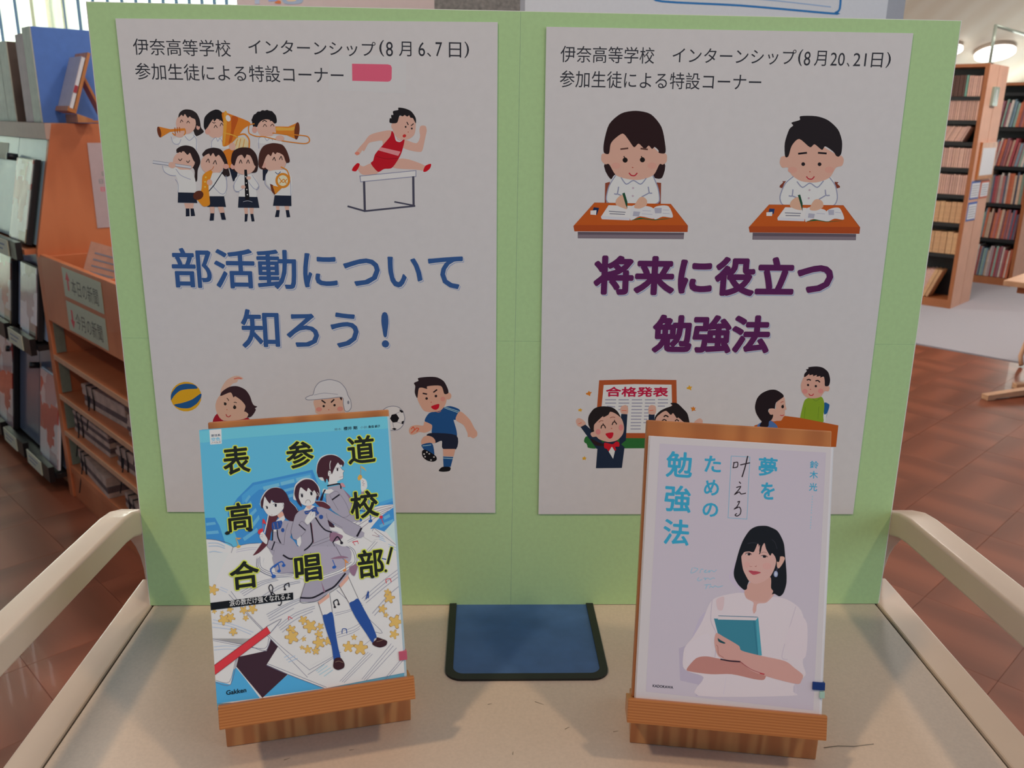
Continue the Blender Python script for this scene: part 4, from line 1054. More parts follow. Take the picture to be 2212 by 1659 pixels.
COVER_PAGES = '''
S d4dae0 1240,1220 1400,1170 1600,1090 1800,990 1980,965 2010,970 1960,1010 1850,1090 1740,1220 1640,1330 1500,1320 1380,1260
L 6a5a74 4 1560,1140 1750,1030 1985,968
L 6a5a74 4 1580,1165 1780,1050 1985,985
L 6a5a74 4 1620,1180 1800,1070 1960,1000
L 6a5a74 4 1640,1220 1810,1090 1930,1030
L 2a5aa0 12 1655,1105 1640,1030 1740,1050 1755,1120
E 2a5aa0 1650,1122 20,16 -20
E 2a5aa0 1752,1130 20,16 -20
E c0384a 1858,1092 18,16 -20
L c0384a 6 1860,1105 1885,1165
P cfd8e2 115,1310 240,1325 385,1392 250,1659 125,1659
P d6d9de 385,1392 520,1360 700,1350 1100,1440 1300,1250 1380,1190 1790,1210 1900,1240 2010,1130 2050,1659 250,1659
P b9cfe2 1890,1235 2000,1115 2040,1300 2050,1420 1910,1240
P d9dde2 1785,1200 1900,1240 2045,1420 2055,1659 1500,1659 1300,1500 1600,1300
K 5a5a74 4 1785,1200 2045,1400
K 5a5a74 4 1785,1200 1740,1290
K 8fb0d4 6 1830,1270 1880,1290
K 8fb0d4 6 1835,1290 1890,1312
K 8fb0d4 6 1840,1310 1900,1335
K 8fb0d4 6 1930,1360 2010,1400
K 8fb0d4 6 1935,1385 2020,1430
L 5a5a74 4 115,1310 240,1325 385,1392 250,1655
L a9bcd8 9 140,1350 230,1350 300,1380
L a9bcd8 9 145,1380 230,1378 300,1400
L a9bcd8 9 150,1440 200,1432 290,1450
L a9bcd8 9 150,1470 200,1465 280,1480
L a9bcd8 9 150,1540 260,1545
L a9bcd8 9 155,1575 255,1585
L a9a8bc 5 420,1420 520,1400 620,1395
L a9a8bc 5 418,1440 520,1420 610,1412
L a9a8bc 5 410,1500 500,1490 580,1490
L a9a8bc 5 400,1590 480,1580 560,1585
L a9a8bc 5 395,1610 480,1600 560,1602
L 5a5a74 4 385,1392 520,1360 640,1350
K 5a5a74 3 1520,1330 1600,1290
K 5a5a74 3 1530,1345 1620,1300
K 5a5a74 3 1700,1440 1800,1330
K 5a5a74 3 1720,1450 1820,1340
K c0384a 9 1575,1340 1625,1330
K c0384a 5 1575,1340 1600,1372
K c0384a 5 1622,1330 1632,1358
P d99a50 412,1298 470,1300 440,1318
K d99a50 6 412,1298 440,1380
E d9a850 440,1385 22,14 -20
'''
# lower half of the cover, E2 crop
COVER_LOWER = '''
P d6dbe0 118,60 2000,80 2035,1100 2045,1200 1240,1360 600,1480 215,1500 150,600
P cbdbe8 125,60 330,60 180,370 140,380
P 4c9fd0 200,1290 400,1160 640,1448 215,1502
P 4c9fd0 640,1440 900,1220 1240,1357
P 3c2630 520,960 760,880 805,950 690,1130 895,1220 650,1448 400,1150 420,1060
P d6dbe0 400,1150 415,1165 640,1445 625,1448
P d9dde2 330,350 700,640 560,960 690,1000 730,880 170,880 165,600
P dfe3e8 170,885 560,960 680,1000 400,1060 345,1320 200,1290
L 6a6a84 5 175,885 440,935 560,965 680,1000 730,885
L 6a6a84 4 180,900 440,950 672,975 710,880
L 6a6a84 5 410,1060 345,1320 205,1300
L 6a6a84 4 398,1068 335,1295 205,1280
P cde0ec 560,640 600,610 720,790 1130,1160 1090,1240 700,860
P e2e5ea 330,440 430,430 1110,1150 1420,980 1660,860 1770,800 1930,700 1990,560 2035,1100 2045,1200 1240,1357 895,1220 690,1130 810,940
P dbe9f2 720,770 1090,1150 1320,1030 1660,850 1780,790 1500,400 900,640
L 6a6a84 4 350,430 520,650 800,930 1100,1180
L 6a6a84 4 330,460 600,750 1080,1250
L 6a6a84 4 1100,1180 1400,1010
L 6a6a84 4 1085,1225 1320,1070
L 6a6a84 4 1360,420 1780,800 1730,820
L 6a6a84 3 1930,700 1990,600
L 6a6a84 5 690,1135 900,1225 1240,1355
L 6a6a84 4 700,1120 910,1205 1260,1345
L 8a8a9e 4 440,440 620,340 780,300
L 8a8a9e 4 455,455 640,350 790,310
L 8a8a9e 4 470,472 650,365 800,322
L 8a8a9e 4 560,540 800,380 1010,330
L 8a8a9e 4 580,555 820,395 1010,345
L 8a8a9e 4 690,650 900,540 1140,440
L 8a8a9e 4 700,670 900,555 1150,455
L 8a8a9e 4 710,690 910,575 1010,530
L 8a8a9e 4 720,710 950,590
L 8a8a9e 4 800,760 960,640 1150,570
L 8a8a9e 4 810,780 960,665 1150,590
L 8a8a9e 4 820,800 980,690 1130,620
L 8a8a9e 4 840,820 920,750
L 8a8a9e 4 1340,640 1500,600 1600,540
L 8a8a9e 4 1345,660 1500,615 1610,560
L 8a8a9e 4 1350,830 1500,780 1590,730
L 8a8a9e 4 1360,850 1520,800 1590,755
L 8a8a9e 4 1370,870 1500,830 1580,785
L 8a8a9e 4 1000,900 1060,850
L 8a8a9e 4 1600,500 1800,330 1960,210
L 8a8a9e 4 1620,520 1820,350 1970,240
L 8a8a9e 4 1640,540 1830,380 1975,270
L 8a8a9e 4 1700,640 1850,470 1980,360
L 8a8a9e 4 1720,660 1870,490
L 8a8a9e 4 1540,1000 1650,920 1720,860
L 8a8a9e 4 1390,1290 1660,1010
L 8a8a9e 4 1410,1295 1680,1020
L 8a8a9e 4 1430,1300 1700,1030
L 8a8a9e 4 1600,1270 1880,930
L 8a8a9e 4 1620,1275 1900,950
L 8a8a9e 4 1640,1280 1930,970
L 8a8a9e 4 1820,1260 1990,1060
L 8a8a9e 4 1840,1262 2000,1080
K 9cc0dc 6 1165,1190 1240,1130
K 9cc0dc 6 1180,1205 1270,1140
K 9cc0dc 6 1195,1225 1300,1160
K 9cc0dc 6 1240,1240 1320,1180
K 9cb4d8 6 860,1060 900,1040
K 9cb4d8 6 880,1085 960,1045
K 9cb4d8 6 900,1105 985,1070
L b0bcdc 7 180,700 350,740 560,820
L b0bcdc 7 175,730 350,765 540,840
L b0bcdc 7 172,770 340,790
L b0bcdc 7 190,960 300,950 440,960
L b0bcdc 7 190,990 300,980 420,985
L b0bcdc 7 250,390 320,420
L b0bcdc 7 240,410 310,440
P cb3a42 190,1135 695,765 728,825 190,1232
P eceef0 695,768 830,695 725,820
L 6a6a84 4 690,765 832,693 728,823
K 7a2a30 4 190,1135 695,765
K 7a2a30 4 190,1232 728,825
'''
STARS = [(180,415,48),(340,600,30),(265,632,18),(190,620,22),(470,610,36),(555,600,42),(490,684,26),(345,680,42),(280,700,48),(372,815,36),(1040,705,40),(1105,762,60),(1203,765,32),(925,795,42),(932,865,62),(1190,838,36),(1190,918,54),(1045,885,22),(1275,905,36),(1027,966,20),(1083,985,38),(1160,998,34),(1525,868,26),(1470,960,50),(1588,972,62),(1845,438,30),(1862,492,48),(1797,598,38),(1830,656,22),(1920,720,62),(1907,840,42)]
# figures: H1 crop
COVER_BOY = '''
S 8a6a80 1820,330 1900,380 2060,560 2200,900 2100,900 1900,560
P 9d99a8 1545,300 1800,250 1850,330 2000,560 2100,800 2212,1000 2100,980 1990,1000 1640,760 1520,600 1510,440 1590,430 1560,340
L 3a3040 4 1510,440 1520,600 1560,680
L 3a3040 4 1590,440 1730,380 1900,600 2000,850
L 3a3040 4 1585,450 1640,560 1760,760
L 3a3040 4 1990,840 1920,890 1850,900
K 1e1822 28 1640,545 1775,450
P e4dfe0 1440,400 1450,340 1490,325 1510,345 1620,335 1670,370 1580,430 1490,420
S 2a1a24 1390,560 1440,430 1480,350 1510,350 1470,430 1440,560
P e6e1e2 1570,240 1580,60 1750,20 1740,160 1730,220
L 221a24 26 1545,270 1640,250 1790,232 1810,320
S c08890 1800,225 1850,215 1900,290 1830,290
'''
# upper boy head in H4 crop
COVER_BOYHEAD = '''
S c8cdd4 275,500 290,380 340,300 430,265 540,270 600,310 660,360 640,420 400,620 320,600
S e6e1e2 450,470 560,400 600,430 640,480 662,490 645,520 648,560 645,600 600,620 560,640 565,660 445,680 450,560
E e6e1e2 455,530 20,30 -10
L 4a3040 4 440,505 470,520 460,550
L 4a3040 4 600,430 640,480 662,490 645,520 648,560 642,602 600,618
S 43242c 282,500 295,400 340,320 420,278 500,272 580,300 640,350 660,385 640,440 630,410 600,410 570,380 520,470 490,540 470,490 440,500 440,560 465,570 450,650 420,600 400,655 370,590 345,580 305,580 290,540
L cdd2d8 8 475,355 462,400 465,470
E 221820 567,475 11,22 0
L 4a3040 5 545,455 575,450 590,455
L a05050 4 595,580 620,575 640,568
S e6e1e2 885,600 915,590 960,620 975,660 975,720 940,770 910,790 890,740 890,680
L 8a6070 4 905,625 930,635 910,660 940,668 912,690 938,700
S d6a04a 845,590 870,545 905,560 900,600 860,625
K b08040 6 888,430 890,560
S d6a04a 885,420 900,430 940,455 965,500 935,470 900,450
P 9d8a98 890,780 995,770 1000,1000 920,1040
'''
COVER_GIRLS = '''
S 5a2c34 360,860 560,860 500,1000 420,1200 380,1400 200,1590 60,1659 130,1560 280,1330 330,1120
L d8d8dc 20 365,860 330,1040 290,1200
S cfd2d6 205,600 240,480 340,350 500,298 620,330 560,500 250,700
P d8a090 540,860 640,770 680,850 600,940
S 412430 620,330 760,500 790,570 900,680 965,780 870,980 760,950 690,880 640,700
L cfd2d6 6 800,580 900,680 955,770
S e6e1e2 250,640 290,500 430,590 640,610 670,640 665,720 610,790 540,850 440,875 350,840 280,740
S 412430 215,620 225,560 300,420 400,330 520,305 640,335 730,430 770,540 760,600 690,620 660,640 640,610 500,610 430,550 400,625 340,560 290,480 270,600 250,720 225,690
E e6e1e2 650,650 25,45 10
L 4a3040 5 640,610 665,650 650,690
E 1e1a26 340,703 16,30 -10
L 1e1a26 8 305,680 330,675 355,700
E 1e1a26 512,660 22,32 -10
L 1e1a26 8 460,645 500,625 535,640
L a05050 5 420,848 435,855 450,850
P 9d99a8 440,1150 550,950 700,960 870,980 860,1100 800,1300 870,1360 950,1480 900,1659 450,1659 350,1480 450,1400
P e4e4e8 510,990 560,930 680,860 700,930 640,1000 560,1040
S 2c4c90 440,1010 520,980 630,960 640,1030 600,1120 450,1140
K b8904a 6 470,1020 490,1120
K b8904a 6 540,1000 560,1110
K 6a7a9a 6 590,980 620,1060
P e4e4e8 470,1140 530,1140 530,1180 470,1180
K 1e1822 22 455,1150 448,1350
L 1e1822 24 540,1150 560,1300 620,1430
E 2c4c90 652,1152 34,42 0
L 3a3040 4 760,1010 700,1200 680,1440
P 9d99a8 340,1480 375,1345 700,1440 850,1370 800,1600 700,1640 430,1540
L 3a3040 4 340,1480 375,1345 490,1385 680,1445
L 3a3040 4 340,1480 430,1540 700,1630
K 1e1822 24 490,1385 435,1540
S e6e1e2 190,1270 230,1180 270,1200 310,1260 350,1340 330,1430 280,1400 220,1340
L 8a6070 4 200,1250 240,1240 260,1260
L 8a6070 4 195,1290 240,1275 255,1295
S cb3a42 160,1210 170,1150 230,1120 270,1150 240,1190 210,1210 200,1240
K cb3a42 8 258,1150 255,980
S cb3a42 255,930 290,950 325,1040 290,1020 250,1010
S 8a6a80 1600,1180 1760,1220 1850,1270 1800,1340 1600,1380
S 3c2430 1520,920 1600,980 1690,1090 1600,1090 1540,1000
S cfd2d6 870,420 900,250 1020,140 1130,115 1260,150 1380,300 1395,440 1350,500 900,560
S 5a2c34 1290,590 1350,575 1480,600 1600,690 1560,730 1400,690
L cfd2d6 8 1310,575 1450,580 1580,650
P 9d99a8 820,1170 900,850 980,770 1110,720 1300,690 1420,690 1560,740 1700,830 2212,1080 2212,1310 2120,1280 1700,1060 1540,940 1600,1150 1780,1200 1600,1190 1560,1300 1600,1370 2000,1550 1990,1659 980,1659 1000,1480 1020,1260 930,1350 850,1320
L 3a3040 4 1560,740 1800,870 2205,1090
L 3a3040 4 1520,820 1560,940 1800,1080 2120,1285
L 3a3040 4 980,770 900,860 830,1100 815,1220 870,1330 960,1330 1120,1160
L 3a3040 4 1010,1280 1000,1480 985,1600
L 3a3040 4 1600,1190 1590,1280 1520,1310 1250,1420
L 3a3040 4 1180,1490 1400,1420 1590,1350
L 3a3040 4 1250,1500 1280,1659
L 3a3040 4 1540,1460 1650,1600 1740,1659
P e4e4e8 1070,760 1110,690 1250,660 1330,700 1300,780 1180,760
S 2c4c90 1085,780 1200,750 1280,690 1330,700 1340,760 1375,820 1280,880 1180,830 1110,840
K b8904a 6 1110,800 1190,790
K b8904a 6 1250,730 1310,740
K b8904a 6 1290,780 1340,850
E 2c4c90 1415,890 42,44 0
P dcaaa0 1110,680 1240,640 1200,740 1140,720
S e6e1e2 975,540 980,400 1020,290 1280,330 1310,500 1290,600 1240,640 1150,670 1060,650 1000,600
S 412430 885,420 920,270 1030,170 1130,140 1240,160 1340,260 1385,400 1370,500 1340,560 1320,500 1330,440 1280,360 1240,390 1160,310 1130,380 1080,350 1010,300 980,380 970,500 1010,600 1030,690 960,620 910,520
L cfd2d6 9 1345,400 1360,430 1350,470
E 1e1a26 1035,467 22,36 -8
E 1e1a26 1222,428 22,34 -8
L 1e1a26 7 990,440 1030,425 1060,435
L 1e1a26 7 1190,400 1220,390 1260,400
L 5a4048 7 1105,615 1115,570 1150,548 1190,560 1205,605
L 1e1822 26 1310,910 1400,1050 1500,1150 1620,1190
L 7a3a48 10 1225,1020 1250,1250 1265,1400
L 1e1822 26 1205,1010 1240,1280 1240,1400 1130,1520 990,1600
P 9d99a8 970,1040 1030,970 1145,1060 1100,1150
L 3a3040 4 970,1045 1035,975 1145,1065
K 1e1822 22 980,1045 1100,1150
S e6e1e2 1090,970 1140,860 1220,765 1230,790 1290,790 1300,880 1230,960 1150,1040
L 8a6070 4 1200,850 1225,780
L 8a6070 4 1240,880 1275,800
K 1e1822 26 2140,1280 2200,1130
P e4e2e6 930,1340 1010,1270 1020,1400 990,1490 940,1440
L 1e1822 22 1650,1400 1740,1280 1820,1390
E 1e1822 1825,1405 28,28 0
K 1e1822 12 1650,1400 1710,1520
E 1e1822 1708,1532 28,28 0
'''
# skirt, legs, swirls: E2 crop
COVER_LEGS = '''
P 9d99a8 780,0 745,110 780,255 940,275 965,130 1040,60 1060,0
P a39eae 1060,60 1110,0 1500,0 1545,60 1500,190 1380,260 1220,290 1050,305
L 4a4050 4 1110,60 1060,200 1050,300
L 4a4050 4 1350,0 1420,120 1500,180
L 1e1822 16 850,85 920,120 1040,95
S 8a6a80 1400,90 1470,110 1300,120
S d3d8de 600,110 605,200 680,262 800,292 960,298 1100,322 1250,320 1420,262 1548,160 1555,50 1505,0 1470,0 1500,60 1488,140 1400,208 1240,268 1100,282 950,262 800,252 690,215 655,150 665,108 635,98
L 6a6a84 5 600,120 610,220 760,290 940,280
L 6a6a84 5 612,110 625,210 770,275 960,262
L 6a6a84 5 625,100 640,200 780,258 960,248
L 6a6a84 5 1230,300 1400,240 1530,150 1510,40 1450,0
L 6a6a84 5 1230,318 1420,255 1548,150 1530,40 1480,0
L 6a6a84 5 1225,280 1380,225 1500,150
P 9d99a8 1060,345 1220,320 1490,220 1460,300 1380,370 1290,430 1180,520 1100,530 1010,525
L 4a4050 4 1060,345 1010,525 1100,535 1180,515 1290,445 1400,370 1470,290
L 1e1822 16 1015,490 1130,490 1250,430 1340,380 1440,260
P 8a6a80 1210,330 1250,430 1235,440
S 8a6a80 1480,200 1560,170 1530,280 1490,250
P dbe0e4 1185,530 1290,440 1320,630 1225,660
P d8a090 1178,530 1286,450 1290,485 1190,560
P dbe0e4 1380,370 1470,290 1565,500 1480,545
P d8a090 1380,370 1465,270 1475,310 1400,395
L 4a4050 4 1180,530 1225,660
L 4a4050 4 1290,445 1318,630
L 4a4050 4 1380,370 1480,545
L 4a4050 4 1470,290 1565,500
S 2a4c92 1225,665 1265,648 1318,632 1345,800 1370,950 1395,1060 1365,1065 1332,1090 1310,950 1260,800
S 2a4c92 1480,550 1520,520 1565,500 1620,600 1690,730 1740,860 1720,880 1700,920 1640,830 1540,680
S 3c2024 1330,1100 1345,1068 1395,1062 1432,1115 1425,1160 1370,1180 1328,1155
S 3c2024 1698,925 1735,890 1745,868 1800,885 1840,905 1830,945 1775,965 1720,950
L 8a7060 4 1345,1105 1380,1095 1420,1110
L 8a7060 4 1740,910 1780,900 1800,890
L 2c5aa8 12 755,285 730,215 830,145 860,180
E 2c5aa8 757,285 22,17 -20
E 2c5aa8 853,182 18,14 -20
L 2c5aa8 10 765,200 800,170 815,230
E 2c5aa8 808,235 18,14 -20
L 2c5aa8 7 1320,130 1345,190
E 2c5aa8 1336,198 20,14 -20
L d88a50 7 1440,130 1445,220
E d88a50 1435,228 18,13 -20
S d88a50 1435,120 1475,160 1440,150
K cb3a42 9 990,200 1010,195
K cb3a42 9 990,218 1012,214
L 1e1822 10 868,410 860,375 900,350 905,385
E 1e1822 865,412 12,9 0
L 1e1822 9 730,470 750,400 730,365 712,400 760,500
L 1e1822 9 745,440 830,520 820,560 800,560
L 1e1822 10 1345,580 1330,530 1365,508 1380,550
E 1e1822 1342,580 12,9 0
E 1e1822 1378,553 12,9 0
L 2c4c90 10 1640,500 1660,430 1660,490
L 2c4c90 8 1410,830 1415,790 1450,790 1455,830
L cb3a42 6 900,700 900,670 935,690
L cb3a42 6 1835,350 1830,318 1870,308 1880,340
K 2c4c90 10 1770,110 1830,125
P 17171a 150,540 942,440 945,508 155,610
'''
WOMAN = '''
S bcb2c6 780,280 860,120 900,200 900,400 830,360
P b0a8bc 420,800 470,780 520,960 600,990 560,1140 540,1140 560,1060 430,1030
S b8b0c4 560,600 620,540 660,700 500,800
S cec5cc 700,430 880,400 980,470 1090,430 1200,450 1300,530 1330,700 1310,900 1330,990 1250,1060 1240,1110 1230,1140 560,1140 600,1010 500,970 450,930 460,800 520,720 590,600 640,480
S cfc6d2 470,790 560,720 640,700 650,860 560,900 480,900
L b8aebe 5 660,450 650,600 690,700 680,860
L bfb4c2 5 1260,500 1200,700 1160,860 1200,880
S d0c4cc 1180,760 1260,560 1340,620 1330,860 1240,860
S cbb5ba 690,450 745,430 735,520 700,520
L c4bcca 5 1230,1000 1260,1080 1255,1130
L c9c0cc 5 760,1010 740,1130
S c8a09a 890,390 920,345 1080,340 1110,400 1050,470 985,480 975,530 958,550 950,520 955,470 905,440
P 3a7d92 672,585 972,598 1012,850 740,850
P d3c4c8 705,572 975,580 972,598 700,592
P 4a98ac 972,598 990,575 1016,850 990,848
K 2f6f88 4 705,565 985,575
K 2f6f88 4 958,600 985,845
S b47f78 478,945 545,870 620,857 720,875 860,890 1000,960 1045,985 1030,1025 960,1020 800,985 650,985 500,965
S c49790 688,690 740,715 850,780 870,815 1000,850 1180,890 1250,940 1310,990 1300,1030 1270,1055 1100,1015 940,960 860,890 760,880 700,850 675,760
S 1f4a52 700,725 720,740 755,760 740,765 705,750
L 2a1a28 9 722,878 790,890 860,895
L 9c4a50 4 860,895 940,950 1035,985
K b04048 10 1005,978 1030,985
L a06a62 4 690,775 700,790 705,840 740,865
'''
WOMAN_HEAD = '''
S 1a1a1e 140,1050 180,870 250,620 330,420 460,230 600,155 760,145 850,165 1000,240 1090,380 1140,520 1165,780 1190,1100 1185,1300 1130,1480 1050,1550 950,1500 840,1480 600,1000 420,1300 400,1400 340,1420 230,1320 150,1180
S c49a90 350,1480 430,1380 450,1280 850,1150 880,1380 920,1460 800,1640 720,1659 560,1640 400,1580
S caa39c 290,780 310,680 400,600 600,500 750,480 900,620 980,760 975,900 930,1040 860,1160 740,1250 600,1300 520,1290 440,1240 370,1120 320,1000
S caa294 1000,830 1060,760 1130,760 1155,800 1110,900 1040,990 1000,960
S 1a1a1e 280,760 290,640 340,460 520,320 760,260 980,380 1060,600 1060,760 1040,860 990,850 960,760 900,690 860,740 780,600 750,490 700,560 670,690 640,700 660,520 610,640 620,490 570,600 530,670 440,655 350,670 310,720
S caa39c 600,640 625,500 640,600 650,690 610,690
L 2c2c34 16 420,500 520,480 620,500
L 2a2a32 14 900,420 960,480 1000,600
L 55403e 8 370,690 400,675 450,680 485,700
E 33282c 440,715 30,22 0
E d9cdd0 400,712 14,10 0
E 17141a 450,715 16,18 0
L 4a3638 10 370,712 400,695 450,690 490,720
E 33282c 745,758 42,24 5
E d9cdd0 705,762 14,10 0
E 17141a 745,758 20,20 0
L 4a3638 10 680,745 720,730 775,738 815,765
L 7a5a54 6 680,690 740,665 800,690
L a86a66 8 450,945 480,960 500,950
L a05c58 9 560,950 580,958 590,940
S b04a58 430,1040 490,1035 530,1045 570,1045 680,1075 600,1110 530,1122 480,1095
L 8a3040 5 440,1045 530,1070 660,1075
E cc9e98 400,920 60,60 0
E cc9e98 800,950 90,70 0
E 8a94b8 975,1105 42,62 0
E b4bcd4 975,1105 24,40 0
L 5a5a78 8 1010,980 990,1040
'''
# ================================================================ PANELS seen above the green board
def plane_u(ang): return Vector((math.cos(ang), math.sin(ang), 0))
u1 = plane_u(math.radians(24)); n1 = Vector((-u1.y, u1.x, 0))
P1 = CAM + ray(1536, 25) * 1.75
L1 = on_plane(1134, 22, P1, n1); R1 = on_plane(1914, 22, P1, n1); w1 = (R1 - L1).length
Mp = frame(Vector((L1.x, L1.y, .30)), u1, n1, Vector((0, 0, 1)))
pn = empty('display_panel', m=Mp); tag(pn, 'tall white display panel behind the green board on the right', 'display board')
box('white_sheet', 0, w1, -.001, 0, .1, 1.5, M_PAPER, pn); box('board', -.0, w1 + .055, .0, .02, .05, 1.55, pm('panel_grey', 'b2b2b8', .6, .03), pn)
for x in (.05, w1 - .05): box('stand_leg', x - .02, x + .02, -.01, .03, -.30, .05, M_BLACK, pn); box('stand_foot', x - .02, x + .02, -.2, .2, -.30, -.28, M_BLACK, pn)
fp = Face(Mp, (0, w1, .1, 1.5), 1.5, pn, INK_PAPER, lift=.0003, y=-.001); a = Art(fp, 'blue_outline', step=1e-4)
a.line('2a6ca4', 4.6, [(1410, -60), (1412, -12), (1430, 3), (1600, 12), (1795, 29), (1806, 27), (1814, 18), (1817, -20), (1820, -60)], True)
a.line('8aa2c0', 2.2, [(1560, -8), (1680, 2), (1794, 15)], True); a.build()
u2 = plane_u(math.radians(8)); n2 = Vector((-u2.y, u2.x, 0)); P2 = CAM + ray(720, 10) * 2.1
L2 = on_plane(512, 5, P2, n2); R2 = on_plane(938, 5, P2, n2); w2 = (R2 - L2).length; M2p = frame(Vector((L2.x, L2.y, .25)), u2, n2, Vector((0, 0, 1)))
pq = empty('poster_stand', m=M2p); tag(pq, 'tall pinkish white poster stand behind the green board on the left', 'display board')
box('poster_sheet', 0, w2, -.001, 0, .15, 1.7, pm('pink_white_sheet', 'd8c4c0', .6, .02), pq); box('board', 0, w2, 0, .015, .05, 1.72, pm('panel_b', 'c8b8b4', .6, .03), pq)
box('stand_foot', .1, w2 - .1, -.15, .2, -.25, -.22, M_BLACK, pq); box('stand_leg', w2 / 2 - .03, w2 / 2 + .03, .02, .05, -.22, .6, M_BLACK, pq)
a = Art(Face(M2p, (0, w2, .15, 1.7), 1.35, pq, INK_PAPER, lift=.0003, y=-.001), 'coloured_print', step=1e-4)
a.at(480, 0, 4.608).dsl('P a9b2c4 325,-60 372,-60 372,40 325,40\nP 8f9cc8 460,-60 560,-60 555,10 460,15\nS c8744a 520,30 550,5 580,10 582,36\nS 9aa8bc 600,-60 790,-60 790,30 620,36\nS d0b49c 640,-40 740,-40 730,10 650,12')
a.build()
pc = CAM + ray(1035, 10) * 4.2; pil = empty('trim_1', (pc.x, pc.y, 0)); pil['kind'] = 'structure'
box('stone_pillar', -.23, .23, -.2, .25, 0, 3.6, pm('granite', '75706a', .5, .35, 60), pil, .006); pil.rotation_euler = (0, 0, .05)
# ================================================================ TROLLEY
T = Matrix.Translation((0, 0, TZ)); tr = empty('book_trolley', (0, 0, 0)); tag(tr, 'cream trolley with raised side rails carrying the green board and two books', 'trolley')
HX, YB, YF = .3445, .045, -.52
box('top_panel', -HX, HX, YF, YB, TZ - .022, TZ, M_CREAM, tr, .0012)
for s in (-1, 1):
    XO = .375 if s > 0 else .3712; x0, x1 = sorted((s * .3462, s * (XO + .001)))
    box('side_rim', x0, x1, YF, YB + .004, TZ - .03, TZ + .0012, M_CREAM2, tr, .0018)
    box('joint', *sorted((s * .3445, s * .3462)), YF, YB, TZ - .022, TZ - .0015, M_GROOVE, tr)
    # bent flat bar: floor, up the back, over the top, down the front
    outer, inner = [], []; th = .0245; yb = .075; yf = -.56; zt = TZ + .1125; r = .092
    def path(y_b, y_f, z, rr):
        p = [(y_b, .09)] + [(y_b - rr + rr * math.cos(a), z - rr + rr * math.sin(a)) for a in [i * math.pi / 2 / 8 for i in range(9)]]
        p += [(y_f + rr - rr * math.sin(a), z - rr + rr * math.cos(a)) for a in [i * math.pi / 2 / 8 for i in range(9)]] + [(y_f, .09)]; return p
    po_, pi_ = path(yb, yf, zt, r + .012), path(yb - th, yf + th, zt - th, r - .012)
    po_, pi_ = [[(y, z if z < TZ - .2 else z - (y + .2) * .0475) for y, z in P_] for P_ in (po_, pi_)]
    bm = bmesh.new(); xs = sorted((s * .3478, s * XO)); R = []
    for (a, b), (c, d) in zip(po_, pi_): R.append([bm.verts.new((xs[0], a, b)), bm.verts.new((xs[1], a, b)), bm.verts.new((xs[1], c, d)), bm.verts.new((xs[0], c, d))])
    for A, B in zip(R, R[1:]):
        for q in range(4): bm.faces.new((A[q], A[(q + 1) % 4], B[(q + 1) % 4], B[q]))
    bm.faces.new(R[0]); bm.faces.new(R[-1]); bmesh.ops.recalc_face_normals(bm, faces=bm.faces)
    sharp = [e for e in bm.edges if len(e.link_faces) == 2 and e.calc_face_angle(0) > .9]
    bmesh.ops.bevel(bm, geom=sharp, offset=.0035, segments=3, profile=.5, affect='EDGES')
    o = from_bm('side_rail', bm, M_CREAM2, tr, True); o.modifiers.new('normals', 'WEIGHTED_NORMAL').keep_sharp = True
    for y in (yb - .012, yf + .012):
        tube('caster_stem', [(s * .36, y, .06), (s * .36, y, .10)], .008, M_BLACK, tr)
        w_ = disc_prism('caster_wheel', 0, 0, .035, -.012, .012, M_BLACK, tr, 20); w_.rotation_euler = (0, math.pi / 2, 0); w_.location = (s * .36, y, .036)
box('lower_shelf', -HX, HX, YF, YB, .28, .30, M_CREAM, tr, .002)
# blue inset panel with its rubber gasket
def rrect(x0, x1, y0, y1, r, n=6):
    return [(cx + r * math.cos(a), cy + r * math.sin(a)) for cx, cy, a0 in ((x1 - r, y1 - r, 0), (x0 + r, y1 - r, 90), (x0 + r, y0 + r, 180), (x1 - r, y0 + r, 270)) for a in [math.radians(a0 + 90 * i / n) for i in range(n + 1)]]
def tp(px, py): p = on_plane(px, py, (0, 0, TZ), Vector((0, 0, 1))); return p.x, p.y
gx0, gx1 = -.0665, .0700; gy0 = tp(1135, 1471)[1]; gy1 = .035
og, ig = rrect(gx0, gx1, gy0, gy1, .014), rrect(gx0 + .0065, gx1 - .0065, gy0 + .0075, gy1 - .0065, .009)
bm = bmesh.new(); Lr = [[bm.verts.new((x, y, z)) for x, y in P_] for P_, z in ((og, TZ), (og, TZ + .002), (ig, TZ + .0022), (ig, TZ + .0002))]; n = len(og)
for A, B in zip(Lr, Lr[1:]):
    for i in range(n): bm.faces.new((A[i], A[(i + 1) % n], B[(i + 1) % n], B[i]))
from_bm('gasket', bm, M_GASKET, tr)
prism('blue_inset', rrect(gx0 + .006, gx1 - .006, gy0 + .007, gy1 - .006, .009), TZ - .001, TZ + .0006, M_BLUEPAD, tr, 'Z')
